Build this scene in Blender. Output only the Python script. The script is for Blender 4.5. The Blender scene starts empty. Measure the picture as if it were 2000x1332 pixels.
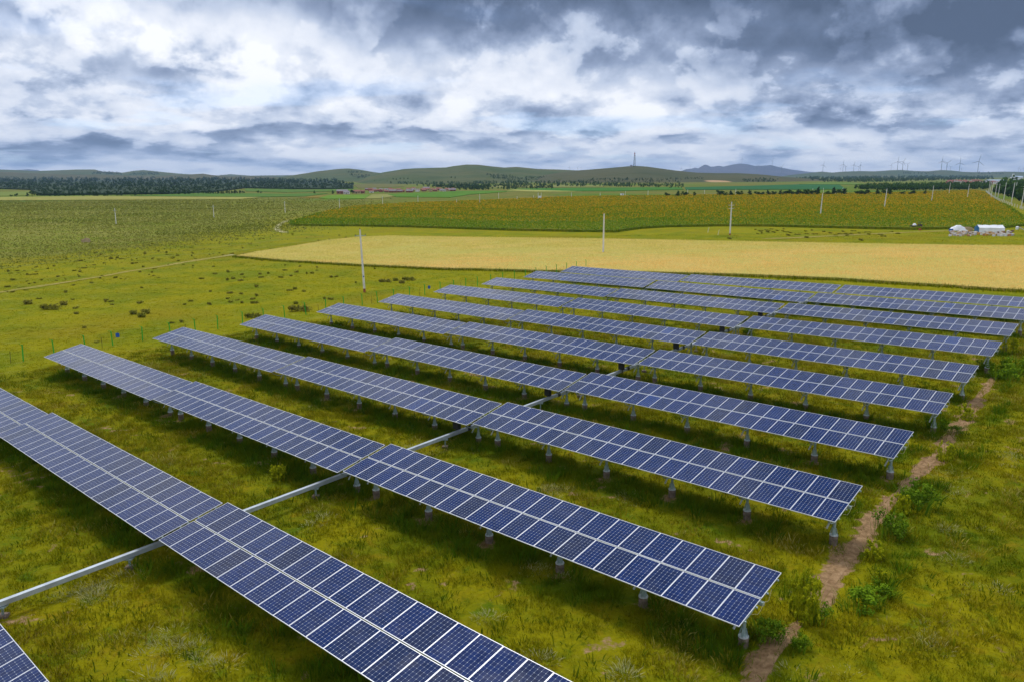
import bpy, bmesh, math, random
import numpy as np
from mathutils import Vector, Matrix, Euler

random.seed(7)
RNG = np.random.default_rng(11)
S = bpy.context.scene
COL = S.collection
R = math.radians

# ------------------------------------------------------------------ camera
CAM_H, FOCAL, PITCH, HORIZON = 16.5255, 1541.33, 0.2065, 343.1
cam_d = bpy.data.cameras.new('camera')
cam_d.sensor_fit = 'HORIZONTAL'
cam_d.sensor_width = 36.0
cam_d.lens = FOCAL / 2000 * 36
cam_d.clip_start = 0.1
cam_d.clip_end = 80000
cam = bpy.data.objects.new('camera', cam_d)
COL.objects.link(cam)
cam.location = (0, 0, CAM_H)
cam.rotation_euler = (math.pi / 2 - PITCH, 0, 0)
S.camera = cam

# ------------------------------------------------------------------ view transform
S.view_settings.view_transform = 'Standard'
S.view_settings.look = 'None'
S.view_settings.gamma = 1
S.view_settings.exposure = 0.42

# ------------------------------------------------------------------ node helpers
def new_mat(name):
    m = bpy.data.materials.new(name)
    m.use_nodes = True
    nt = m.node_tree
    nt.nodes.clear()
    return m, nt

class NB:
    """tiny node builder"""
    def __init__(self, nt): self.nt = nt
    def n(self, typ, **kw):
        nd = self.nt.nodes.new(typ)
        for k, v in kw.items(): setattr(nd, k, v)
        return nd
    def link(self, a, b): self.nt.links.new(a, b)
    def put(self, sock, v):
        if hasattr(v, 'is_linked'): self.link(v, sock)
        else: sock.default_value = v
    def math(self, op, a, b=None, c=None, clamp=False):
        nd = self.n('ShaderNodeMath', operation=op); nd.use_clamp = clamp
        self.put(nd.inputs[0], a)
        if b is not None: self.put(nd.inputs[1], b)
        if c is not None: self.put(nd.inputs[2], c)
        return nd.outputs[0]
    def vmath(self, op, a, b=None, scale=None):
        nd = self.n('ShaderNodeVectorMath', operation=op)
        self.put(nd.inputs[0], a)
        if b is not None: self.put(nd.inputs[1], b)
        if scale is not None: self.put(nd.inputs['Scale'], scale)
        return nd.outputs[0]
    def mix(self, f, a, b, blend='MIX'):
        nd = self.n('ShaderNodeMix', data_type='RGBA', blend_type=blend)
        nd.clamp_factor = True
        self.put(nd.inputs[0], f)
        self.put(nd.inputs[6], a if not isinstance(a, tuple) else (*a, 1)[:4])
        self.put(nd.inputs[7], b if not isinstance(b, tuple) else (*b, 1)[:4])
        return nd.outputs[2]
    def ramp(self, f, a, b, lo=0.0, hi=1.0):
        nd = self.n('ShaderNodeMapRange', interpolation_type='SMOOTHSTEP')
        self.put(nd.inputs[0], f); self.put(nd.inputs[1], a); self.put(nd.inputs[2], b)
        self.put(nd.inputs[3], lo); self.put(nd.inputs[4], hi)
        return nd.outputs[0]
    def noise(self, vec, scale, detail=4, rough=0.55, dist=0.0, dim='3D'):
        nd = self.n('ShaderNodeTexNoise', noise_dimensions=dim)
        self.link(vec, nd.inputs['Vector'])
        nd.inputs['Scale'].default_value = scale
        nd.inputs['Detail'].default_value = detail
        nd.inputs['Roughness'].default_value = rough
        nd.inputs['Distortion'].default_value = dist
        return nd.outputs[0]
    def curve(self, f, stops):
        nd = self.n('ShaderNodeValToRGB')
        cr = nd.color_ramp
        while len(cr.elements) < len(stops): cr.elements.new(0.5)
        for e, (p, c) in zip(cr.elements, stops):
            e.position = p; e.color = (*c, 1)
        self.put(nd.inputs[0], f)
        return nd.outputs[0]
    def attr(self, name):
        nd = self.n('ShaderNodeAttribute', attribute_name=name)
        return nd.outputs['Fac']
    def bsdf(self, color, rough=0.8, spec=0.3, metal=0.0, normal=None, trans=None):
        nd = self.n('ShaderNodeBsdfPrincipled')
        self.put(nd.inputs['Base Color'], color if not isinstance(color, tuple) else (*color, 1)[:4])
        self.put(nd.inputs['Roughness'], rough)
        self.put(nd.inputs['Specular IOR Level'], spec)
        self.put(nd.inputs['Metallic'], metal)
        if normal is not None: self.link(normal, nd.inputs['Normal'])
        out = self.n('ShaderNodeOutputMaterial')
        self.link(nd.outputs[0], out.inputs[0])
        return nd
    def bump(self, h, strength, dist):
        nd = self.n('ShaderNodeBump')
        nd.inputs['Strength'].default_value = strength
        nd.inputs['Distance'].default_value = dist
        self.link(h, nd.inputs['Height'])
        return nd.outputs[0]

def srgb(r, g, b):
    f = lambda c: (c / 255 / 12.92) if c / 255 <= 0.04045 else ((c / 255 + 0.055) / 1.055) ** 2.4
    return (f(r), f(g), f(b))

# ------------------------------------------------------------------ sun and sky
SUN_EL, SUN_AZ = R(58), R(330)          # azimuth clockwise from +Y
sd = bpy.data.lights.new('sun', 'SUN')
sd.energy = 1.5
sd.angle = R(13)
sd.color = (1.0, 0.955, 0.88)
sun = bpy.data.objects.new('sun', sd)
COL.objects.link(sun)
sv = Vector((math.sin(SUN_AZ) * math.cos(SUN_EL), math.cos(SUN_AZ) * math.cos(SUN_EL), math.sin(SUN_EL)))
sun.rotation_euler = sv.to_track_quat('Z', 'Y').to_euler()

world = bpy.data.worlds.new('World')
S.world = world
world.use_nodes = True
wt = world.node_tree
wt.nodes.clear()
w = NB(wt)
tc = w.n('ShaderNodeTexCoord')
dirv = w.vmath('NORMALIZE', tc.outputs['Generated'])
sep = w.n('ShaderNodeSeparateXYZ'); w.link(dirv, sep.inputs[0])
dx, dy, dz = sep.outputs
az = w.math('MULTIPLY', w.math('ARCTAN2', dx, dy), 180 / math.pi)      # degrees, 0 = +Y
el = w.math('MULTIPLY', w.math('ARCSINE', dz), 180 / math.pi)
# clouds lie on a flat layer high over the plain: project the direction on it
elc = w.math('MAXIMUM', dz, 0.0)
den = w.math('ADD', elc, 0.075)
def plane_vec(off):
    d2 = w.math('ADD', den, off)
    c = w.n('ShaderNodeCombineXYZ')
    w.link(w.math('DIVIDE', dx, d2), c.inputs[0])
    w.link(w.math('DIVIDE', dy, d2), c.inputs[1])
    c.inputs[2].default_value = 3.7
    return c.outputs[0]
# billowing heaps: the height over the horizon is stretched so that clouds shrink with distance
def tower_vec(off, zz=1.3):
    c = w.n('ShaderNodeCombineXYZ')
    w.link(w.math('MULTIPLY', az, 0.27), c.inputs[0])
    w.link(w.math('MULTIPLY', w.math('LOGARITHM', w.math('ADD', w.math('MAXIMUM', w.math('ADD', el, off), 0.0), 2.0), math.e), 3.6), c.inputs[1])
    c.inputs[2].default_value = zz
    return c.outputs[0]
n_t1 = w.noise(tower_vec(0.0), 0.62, 8, 0.56, 0.0)
n_t2 = w.noise(tower_vec(0.8), 0.62, 6, 0.50, 0.0)
n_big = w.noise(tower_vec(0.0, 7.1), 0.30, 3, 0.5, 0.2)
# cauliflower heads: rounded cells, bent by the soft noise
warp = w.n('ShaderNodeTexNoise'); w.link(tower_vec(0.0, 2.2), warp.inputs['Vector']); warp.inputs['Scale'].default_value = 0.9; warp.inputs['Detail'].default_value = 4
wv = w.vmath('ADD', tower_vec(0.0, 5.5), w.vmath('SCALE', w.vmath('SUBTRACT', warp.outputs['Color'], (0.5, 0.5, 0.5)), scale=1.5))
vo = w.n('ShaderNodeTexVoronoi', feature='SMOOTH_F1'); w.link(wv, vo.inputs['Vector'])
vo.inputs['Scale'].default_value = 1.15; vo.inputs['Smoothness'].default_value = 0.45; vo.inputs['Detail'].default_value = 1.6; vo.inputs['Roughness'].default_value = 0.5; vo.normalize = True
bil = w.math('SUBTRACT', 0.45, vo.outputs['Distance'])
relief = w.math('SUBTRACT', n_t1, n_t2)
B = w.math('ADD', 0.635, w.math('MULTIPLY', w.math('SUBTRACT', n_t1, 0.5), 1.0))
B = w.math('ADD', B, w.math('MULTIPLY', w.math('SUBTRACT', n_big, 0.5), 0.70))
B = w.math('ADD', B, w.math('MULTIPLY', bil, 0.42))
B = w.math('ADD', B, w.math('MULTIPLY', relief, 1.15))
puff = w.ramp(w.math('ADD', n_t1, w.math('MULTIPLY', bil, 0.42)), 0.545, 0.605)
puff2 = w.ramp(w.math('ADD', n_t2, w.math('MULTIPLY', bil, 0.30)), 0.60, 0.66)
B = w.math('ADD', B, w.math('MULTIPLY', w.math('SUBTRACT', puff, 0.5), 0.115))
B = w.math('ADD', B, w.math('MULTIPLY', puff2, 0.06))
# warp the borders of the large cloud masses with the noise itself
azw = w.math('ADD', az, w.math('MULTIPLY', w.math('SUBTRACT', n_t1, 0.5), 26.0))
elw = w.math('ADD', el, w.math('ADD', w.math('MULTIPLY', w.math('SUBTRACT', n_big, 0.5), 5.0), w.math('MULTIPLY', w.math('SUBTRACT', n_t1, 0.5), 4.5)))
def mass(a0, e0, sa, se, amp):
    global B
    u = w.math('DIVIDE', w.math('SUBTRACT', azw, a0), sa)
    v = w.math('DIVIDE', w.math('SUBTRACT', elw, e0), se)
    g = w.math('EXPONENT', w.math('MULTIPLY', w.math('ADD', w.math('MULTIPLY', u, u), w.math('MULTIPLY', v, v)), -1.0))
    B = w.math('ADD', B, w.math('MULTIPLY', g, amp))
mass(27, 8.2, 14, 2.6, -0.74)      # heavy dark bank, right
mass(12, 12.7, 27, 2.6, -0.76)     # dark roof across the top
mass(-7, 10.2, 8, 1.9, -0.34)
mass(-25, 13.4, 10, 1.3, -0.36)
mass(8, 7.9, 9, 1.1, -0.14)
mass(-20, 9.0, 10, 2.0, 0.30)      # bright break, left
mass(-10, 6.2, 8, 1.3, 0.10)
mass(6, 5.4, 8, 0.9, 0.20)
mass(-23, 7.2, 4.5, 0.9, -0.36)
mass(-31, 9.4, 2.5, 0.8, -0.30)
mass(-28, 5.2, 9, 0.8, -0.14)
mass(5, 2.5, 26, 0.30, -0.22)      # thin flat bases near the horizon
mass(-20, 3.0, 16, 0.40, -0.22)
mass(24, 3.0, 14, 0.50, -0.26)
mass(-30, 1.6, 9, 0.9, -0.30)
mass(0, 0.7, 60, 0.7, 0.12)
B = w.math('ADD', 0.62, w.math('MULTIPLY', w.math('SUBTRACT', B, 0.62), 0.88))
# overcast dome above the picture
mass(0, 46, 70, 20, -0.36)
B = w.math('ADD', B, w.ramp(el, 13.5, 24.0, 0.0, 0.10))
cloud = w.curve(B, [(0.0, srgb(76, 90, 113)), (0.22, srgb(98, 113, 139)), (0.40, srgb(134, 148, 174)), (0.56, srgb(174, 185, 205)),
                    (0.74, srgb(203, 209, 221)), (1.0, srgb(229, 231, 236))])
sky = w.n('ShaderNodeTexSky', sky_type='NISHITA')
sky.sun_disc = False
sky.sun_elevation = SUN_EL
sky.sun_rotation = SUN_AZ
sky.altitude = 1400
skyc = w.mix(1.0, sky.outputs[0], (0.075, 0.092, 0.125), 'MULTIPLY')
gap = w.math('MULTIPLY', w.ramp(w.noise(plane_vec(0.0), 0.6, 5, 0.55, 0.1), 0.55, 0.66), w.ramp(el, 0.3, 9.0, 0.32, 0.08))
col = w.mix(gap, cloud, skyc)
bg = w.n('ShaderNodeBackground')
w.link(col, bg.inputs[0])
bg.inputs[1].default_value = 1.0
wo = w.n('ShaderNodeOutputWorld')
w.link(bg.outputs[0], wo.inputs[0])
world.cycles.sampling_method = 'MANUAL'
world.cycles.sample_map_resolution = 1024

# ------------------------------------------------------------------ terrain height and pixel -> ground
def G(x, y):
    return 0.01905 * 150 * np.tanh(np.asarray(x) / 150) - 0.0102 * 150 * np.tanh((np.asarray(y) - 60) / 150) - 0.22

_cp, _sp = math.cos(PITCH), math.sin(PITCH)
def ray(px, py):
    a = (666 - py) / FOCAL
    return np.array([(px - 1000) / FOCAL, _cp + _sp * a, -_sp + _cp * a])
def at(px, py, up=0.0):
    """the point of the ground that the photograph shows at this pixel"""
    d = ray(px, py); lo, hi = 1.0, 60000.0
    for _ in range(70):
        m = (lo + hi) / 2
        if CAM_H + d[2] * m > G(d[0] * m, d[1] * m) + up: lo = m
        else: hi = m
    p = d * lo
    return Vector((p[0], p[1], float(G(p[0], p[1])) + up))
def far(px, py, dist):
    d = ray(px, py); k = dist / d[1]
    return Vector((d[0] * k, dist, CAM_H + d[2] * k))
def height_px(p, px_h):
    """metres that px_h photo pixels span at point p"""
    depth = p[1] * _cp - (p[2] - CAM_H) * _sp
    return px_h * depth / FOCAL

# ------------------------------------------------------------------ value noise
def _hash(ix, iy, seed):
    h = (ix.astype(np.int64) * 374761393 + iy.astype(np.int64) * 668265263 + seed * 1442695041) & 0x7fffffff
    h = ((h ^ (h >> 13)) * 1274126177) & 0x7fffffff
    return ((h ^ (h >> 16)) & 0xffff) / 65535.0
def vnoise(x, y, seed=0):
    ix, iy = np.floor(x), np.floor(y)
    fx, fy = x - ix, y - iy
    fx = fx * fx * (3 - 2 * fx); fy = fy * fy * (3 - 2 * fy)
    a, b = _hash(ix, iy, seed), _hash(ix + 1, iy, seed)
    c, d = _hash(ix, iy + 1, seed), _hash(ix + 1, iy + 1, seed)
    return (a * (1 - fx) + b * fx) * (1 - fy) + (c * (1 - fx) + d * fx) * fy
def fbm(x, y, seed=0, oct=4):
    s, a, t = 0, 1.0, 0
    for i in range(oct):
        s = s + a * vnoise(x * 2 ** i, y * 2 ** i, seed + i * 17); t += a; a *= 0.55
    return s / t
def sstep(x, a, b):
    t = np.clip((x - a) / (b - a), 0, 1)
    return t * t * (3 - 2 * t)

# ------------------------------------------------------------------ object helpers
def tag(o, label=None, cat=None, group=None, kind=None):
    if label: o['label'] = label
    if cat: o['category'] = cat
    if group: o['group'] = group
    if kind: o['kind'] = kind
    return o
def empty(name, loc, rot=(0, 0, 0)):
    o = bpy.data.objects.new(name, None)
    o.empty_display_size = 0.3
    o.location = loc; o.rotation_euler = rot
    COL.objects.link(o)
    return o
def link_mesh(name, me, parent=None, loc=None, rot=None):
    o = bpy.data.objects.new(name, me)
    COL.objects.link(o)
    if parent is not None: o.parent = parent
    if loc is not None: o.location = loc
    if rot is not None: o.rotation_euler = rot
    return o
def mesh_np(name, verts, faces, mat, attrs=None, smooth=False):
    """verts (N,3); faces (M,k); attrs {name: per-vertex floats}"""
    me = bpy.data.meshes.new(name)
    verts = np.asarray(verts, np.float32); faces = np.asarray(faces, np.int32)
    m, k = faces.shape
    me.vertices.add(len(verts)); me.vertices.foreach_set('co', verts.ravel())
    me.loops.add(m * k); me.loops.foreach_set('vertex_index', faces.ravel())
    me.polygons.add(m)
    me.polygons.foreach_set('loop_start', np.arange(0, m * k, k, dtype=np.int32))
    me.polygons.foreach_set('loop_total', np.full(m, k, np.int32))
    if smooth: me.polygons.foreach_set('use_smooth', np.ones(m, bool))
    me.update(calc_edges=True)
    for mm in (mat if isinstance(mat, (list, tuple)) else [mat]): me.materials.append(mm)
    for an, av in (attrs or {}).items():
        a = me.attributes.new(an, 'FLOAT', 'POINT')
        a.data.foreach_set('value', np.asarray(av, np.float32))
    return me

class MB:
    """collects simple solids, then makes ONE mesh"""
    def __init__(self): self.bm = bmesh.new()
    def box(self, c, s, rot=None, mi=0):
        r = bmesh.ops.create_cube(self.bm, size=1.0)
        M = Matrix.Translation(c) @ (rot.to_4x4() if rot else Matrix.Identity(4)) @ Matrix.Diagonal((*s, 1))
        bmesh.ops.transform(self.bm, matrix=M, verts=r['verts'])
        for f in {f for v in r['verts'] for f in v.link_faces}: f.material_index = mi
        return self
    def bar(self, a, b, wx, wy, mi=0):
        a, b = Vector(a), Vector(b); d = b - a
        q = d.to_track_quat('Z', 'Y').to_matrix()
        return self.box((a + b) / 2, (wx, wy, d.length), q, mi)
    def cone(self, a, b, r1, r2, seg=10, mi=0, cap=True):
        a, b = Vector(a), Vector(b); d = b - a
        r = bmesh.ops.create_cone(self.bm, cap_ends=cap, segments=seg, radius1=r1, radius2=max(r2, 1e-4), depth=d.length)
        M = Matrix.Translation((a + b) / 2) @ d.to_track_quat('Z', 'Y').to_matrix().to_4x4()
        bmesh.ops.transform(self.bm, matrix=M, verts=r['verts'])
        for f in {f for v in r['verts'] for f in v.link_faces}: f.material_index = mi
        return self
    def tube(self, pts, r, seg=6, mi=0):
        pts = [Vector(p) for p in pts]; rings = []
        for i, p in enumerate(pts):
            d = (pts[min(i + 1, len(pts) - 1)] - pts[max(i - 1, 0)]).normalized()
            q = d.to_track_quat('Z', 'Y')
            rr = r[i] if isinstance(r, (list, tuple)) else r
            rings.append([self.bm.verts.new(p + q @ Vector((math.cos(t) * rr, math.sin(t) * rr, 0))) for t in [2 * math.pi * k / seg for k in range(seg)]])
        for a, b in zip(rings, rings[1:]):
            for k in range(seg):
                f = self.bm.faces.new((a[k], a[(k + 1) % seg], b[(k + 1) % seg], b[k])); f.material_index = mi; f.smooth = True
        self.bm.faces.new(list(reversed(rings[0]))).material_index = mi
        self.bm.faces.new(rings[-1]).material_index = mi
        return self
    def poly(self, pts, mi=0):
        f = self.bm.faces.new([self.bm.verts.new(p) for p in pts]); f.material_index = mi
        return self
    def mesh(self, name, mats):
        me = bpy.data.meshes.new(name)
        self.bm.normal_update()
        self.bm.to_mesh(me); self.bm.free()
        for m in (mats if isinstance(mats, (list, tuple)) else [mats]): me.materials.append(m)
        return me
    def build(self, name, mats, parent=None, loc=None, rot=None):
        return link_mesh(name, self.mesh(name, mats), parent, loc, rot)

def copy_tree(o, parent=None):
    c = o.copy(); COL.objects.link(c)
    if parent is not None: c.parent = parent
    for ch in KIDS.get(o.name, ()): copy_tree(ch, c)
    return c
KIDS = {}
def remember(o, kids):
    KIDS[o.name] = list(kids)
    return o

def in_poly(x, y, poly):
    x, y = np.asarray(x), np.asarray(y)
    r = np.zeros(x.shape, bool); n = len(poly)
    for i in range(n):
        (x1, y1), (x2, y2) = poly[i], poly[(i + 1) % n]
        if y1 == y2: continue
        c = ((y1 > y) != (y2 > y)) & (x < (x2 - x1) * (y - y1) / (y2 - y1) + x1)
        r ^= c
    return r
def ground_poly(pix, up=0.0):
    return [tuple(at(px, py, up)[:2]) for px, py in pix]

# ------------------------------------------------------------------ simple materials
def plain(name, colr, rough=0.7, metal=0.0, spec=0.4, var=0.0, vscale=3.0):
    m, nt = new_mat(name); b = NB(nt)
    c = colr
    if var:
        t = b.n('ShaderNodeTexCoord')
        nz = b.noise(t.outputs['Object'], vscale, 4, 0.6)
        c = b.mix(b.ramp(nz, 0.3, 0.7), tuple(k * (1 - var) for k in colr), tuple(min(1, k * (1 + var)) for k in colr))
    b.bsdf(c, rough, spec, metal)
    return m
M_ALU = plain('aluminium frame', (0.70, 0.72, 0.77), 0.35, 0.25, 0.5)
M_GALV = plain('galvanised steel', (0.30, 0.39, 0.385), 0.45, 0.35, 0.5, 0.18, 5)
M_BEAM = plain('galvanised beam', (0.40, 0.45, 0.50), 0.42, 0.4, 0.5, 0.16, 1.5)
M_FLANGE = plain('zinc flange', (0.52, 0.56, 0.57), 0.5, 0.2, 0.5, 0.2, 8)
M_CONC = plain('concrete pier', (0.17, 0.13, 0.105), 0.95, 0, 0.2, 0.4, 6)
M_DARKMETAL = plain('dark steel', (0.022, 0.024, 0.028), 0.5, 0.1, 0.4)
M_CABLE = plain('yellow cable', (0.45, 0.40, 0.20), 0.7)
M_GREENPOST = plain('green fence paint', (0.006, 0.33, 0.020), 0.5, 0, 0.4)
M_STAKE = plain('dark stake', (0.05, 0.03, 0.02), 0.9)
M_BLUE = plain('blue enamel', (0.010, 0.085, 0.42), 0.45)
M_WIRE = plain('wire', (0.10, 0.14, 0.08), 0.7, 0.2)
M_POLE = plain('pole concrete', (0.64, 0.62, 0.60), 0.9, 0, 0.2, 0.12, 1.2)
M_POLERED = plain('pole red foot', (0.30, 0.10, 0.05), 0.9, 0, 0.2, 0.2, 3)
M_INSUL = plain('insulator', (0.06, 0.04, 0.035), 0.4)
M_WHITE = plain('white paint', (0.72, 0.74, 0.76), 0.5, 0, 0.4)
M_TURB = plain('turbine paint', (0.20, 0.23, 0.28), 0.5, 0, 0.3)
M_BARK = plain('bark', (0.07, 0.05, 0.035), 0.95, 0, 0.1, 0.3, 4)
M_BRICK = plain('red brick', (0.24, 0.095, 0.07), 0.95, 0, 0.1, 0.2, 0.6)
M_ROOF = plain('red roof tile', (0.27, 0.12, 0.095), 0.9, 0, 0.1, 0.2, 0.6)
M_ROOFG = plain('grey roof', (0.24, 0.22, 0.24), 0.9, 0, 0.1, 0.2, 0.6)
M_LIME = plain('limewash', (0.62, 0.60, 0.57), 0.9, 0, 0.1, 0.1, 0.6)
M_TAN = plain('mud wall', (0.38, 0.29, 0.17), 0.95, 0, 0.1, 0.2, 0.6)
M_GLASSDK = plain('dark window', (0.03, 0.035, 0.045), 0.2, 0, 0.5)
M_TARP = plain('white tarpaulin', (0.74, 0.76, 0.80), 0.55, 0, 0.4, 0.06, 0.9)
M_TARPB = plain('blue tarpaulin', (0.02, 0.13, 0.30), 0.6, 0, 0.3, 0.15, 1.2)
M_RUBBER = plain('rubber', (0.02, 0.02, 0.02), 0.9)
M_TRUCK = plain('dark cart paint', (0.05, 0.04, 0.045), 0.6, 0, 0.4, 0.3, 2)
M_REDP = plain('red paint', (0.35, 0.05, 0.03), 0.6)

# leafy material: hue varies with the rnd attribute of each leaf clump
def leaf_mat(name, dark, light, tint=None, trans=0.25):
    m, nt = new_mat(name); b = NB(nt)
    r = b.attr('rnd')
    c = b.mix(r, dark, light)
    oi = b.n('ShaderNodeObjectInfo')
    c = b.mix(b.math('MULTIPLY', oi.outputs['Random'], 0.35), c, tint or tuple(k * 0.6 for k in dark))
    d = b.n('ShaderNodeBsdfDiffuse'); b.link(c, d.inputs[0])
    t = b.n('ShaderNodeBsdfTranslucent'); b.link(c, t.inputs[0])
    mx = b.n('ShaderNodeMixShader'); mx.inputs[0].default_value = trans
    b.link(d.outputs[0], mx.inputs[1]); b.link(t.outputs[0], mx.inputs[2])
    o = b.n('ShaderNodeOutputMaterial'); b.link(mx.outputs[0], o.inputs[0])
    return m
M_TREE = leaf_mat('tree leaves', (0.018, 0.050, 0.013), (0.065, 0.125, 0.022))
M_FOREST = leaf_mat('forest leaves', (0.020, 0.052, 0.022), (0.080, 0.135, 0.042))
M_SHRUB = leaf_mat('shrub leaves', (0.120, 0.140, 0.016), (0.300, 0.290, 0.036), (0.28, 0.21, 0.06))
M_WEED = leaf_mat('weed leaves', (0.070, 0.150, 0.008), (0.22, 0.34, 0.016), (0.05, 0.10, 0.01))
M_YWEED = leaf_mat('yellow weed', (0.20, 0.27, 0.010), (0.55, 0.52, 0.016), (0.34, 0.38, 0.012), 0.4)
M_DRY = leaf_mat('dry grass', (0.26, 0.27, 0.09), (0.55, 0.52, 0.26), (0.4, 0.36, 0.16))
M_SCRUB = leaf_mat('scrub', (0.150, 0.180, 0.018), (0.36, 0.345, 0.080))
M_WHEAT = leaf_mat('wheat', (0.44, 0.31, 0.060), (0.72, 0.53, 0.150))
M_WHEATG = leaf_mat('greener wheat', (0.34, 0.31, 0.045), (0.60, 0.50, 0.110))

# ------------------------------------------------------------------ layout of the solar field (metres)
AZ, TILT, HALF, NCOL = -0.7427, 0.2116, 1.6193, 22
UX, UY = math.cos(AZ), math.sin(AZ)        # along a row, towards the dirt path
VX, VY = -UY, UX                           # across the rows, towards the wheat
HUB = 2.12                                 # height of a table's axis over the ground
TABLES = [(0, 'R', -20.106, 24.162, 2.069, 0.015), (1, 'L', -46.973, 62.218, 0.996, 0.012), (1, 'M', -30.314, 47.057, 1.437, 0.014),
 (1, 'R', -13.811, 32.015, 1.843, 0.016), (2, 'L', -40.741, 69.876, 1.04, 0.013), (2, 'M', -24.167, 54.653, 1.499, 0.015),
 (2, 'R', -7.616, 39.579, 1.965, 0.016), (3, 'L', -34.44, 77.51, 1.124, 0.015), (3, 'M', -17.914, 62.496, 1.535, 0.015),
 (3, 'R', -1.329, 47.376, 2.032, 0.018), (4, 'L', -28.411, 85.135, 1.08, 0.014), (4, 'M', -11.769, 70.121, 1.552, 0.016),
 (4, 'R', 4.802, 55.039, 2.081, 0.017), (5, 'L', -21.951, 92.854, 1.125, 0.016), (5, 'M', -5.371, 77.614, 1.631, 0.018),
 (5, 'R', 11.2, 62.751, 2.078, 0.018), (6, 'L', -15.928, 100.522, 1.122, 0.015), (6, 'M', 0.685, 85.257, 1.626, 0.019),
 (6, 'R', 17.245, 70.355, 2.073, 0.018), (7, 'L', -9.652, 108.169, 1.259, 0.018), (7, 'M', 6.927, 93.017, 1.745, 0.016),
 (7, 'R', 23.582, 78.012, 2.194, 0.02), (8, 'L', -3.352, 115.824, 1.301, 0.018), (8, 'M', 13.197, 100.786, 1.778, 0.018),
 (8, 'R', 29.855, 85.829, 2.25, 0.02), (9, 'L', 2.873, 123.559, 1.357, 0.021), (9, 'M', 19.397, 108.366, 1.795, 0.018),
 (9, 'R', 35.953, 93.33, 2.31, 0.021), (10, 'L', 9.111, 131.245, 1.256, 0.015), (10, 'M', 25.727, 116.018, 1.748, 0.02),
 (10, 'R', 42.333, 100.966, 2.221, 0.021)]
POSTCOLS = [0.6 + 4.165 * k for k in range(6)]
POSTS = [(x + UX * c, y + UY * c) for (_, _, x, y, z, s) in TABLES for c in POSTCOLS]

PATH_PX = [(1430, 1420, 90), (1480, 1332, 70), (1502, 1275, 50), (1545, 1232, 40), (1582, 1195, 44), (1620, 1150, 66), (1650, 1103, 62), (1682, 1060, 60),
           (1697, 1020, 36), (1740, 975, 34), (1790, 932, 42), (1830, 890, 46), (1862, 845, 46), (1900, 790, 34), (1926, 757, 24), (1945, 735, 12)]
PATH = []
for px, py, wpx in PATH_PX:
    p = at(px, py); PATH.append((p.x, p.y, height_px(p, wpx) * 0.5))
def path_dist(x, y):
    """distance to the middle of the trodden path over its half width"""
    best = np.full(np.shape(x), 99.0)
    for (x1, y1, w1), (x2, y2, w2) in zip(PATH, PATH[1:]):
        ex, ey = x2 - x1, y2 - y1
        t = np.clip(((x - x1) * ex + (y - y1) * ey) / (ex * ex + ey * ey), 0, 1)
        d = np.hypot(x - x1 - t * ex, y - y1 - t * ey) / (w1 + (w2 - w1) * t + 0.05)
        best = np.minimum(best, d)
    return best

WHEAT_PX = [(462, 503), (500, 495), (560, 486), (640, 472), (700, 466), (760, 463.5), (900, 466), (1050, 468), (1200, 470), (1500, 476), (1750, 480.5), (2000, 484), (2200, 488),
            (2200, 586), (2000, 572), (1850, 562), (1740, 555), (1640, 548), (1450, 540), (1300, 536), (1180, 533), (1050, 532), (850, 527), (700, 520), (560, 512)]
WHEAT = ground_poly(WHEAT_PX)
SUN_PX = [(568, 438), (600, 428), (640, 415), (690, 406), (800, 399), (980, 392.5), (1100, 387), (1300, 384.5), (1640, 380.5), (1800, 377), (1905, 373.5), (1922, 377), (1950, 397), (1985, 420), (2010, 441),
          (1960, 447), (1880, 448), (1780, 450), (1640, 447), (1500, 443.5), (1400, 443), (1300, 445), (1250, 448), (1200, 455), (1130, 454), (1000, 451.5), (800, 445), (700, 443), (575, 442)]
SUNF = ground_poly(SUN_PX)
SCRUB_PX = [(-160, 398), (0, 394), (300, 390), (520, 391), (640, 392), (700, 398), (690, 404), (640, 413), (600, 425), (566, 437), (520, 441), (430, 455), (300, 476), (180, 492), (60, 507), (-160, 530)]
SCRUB = ground_poly(SCRUB_PX)

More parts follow.
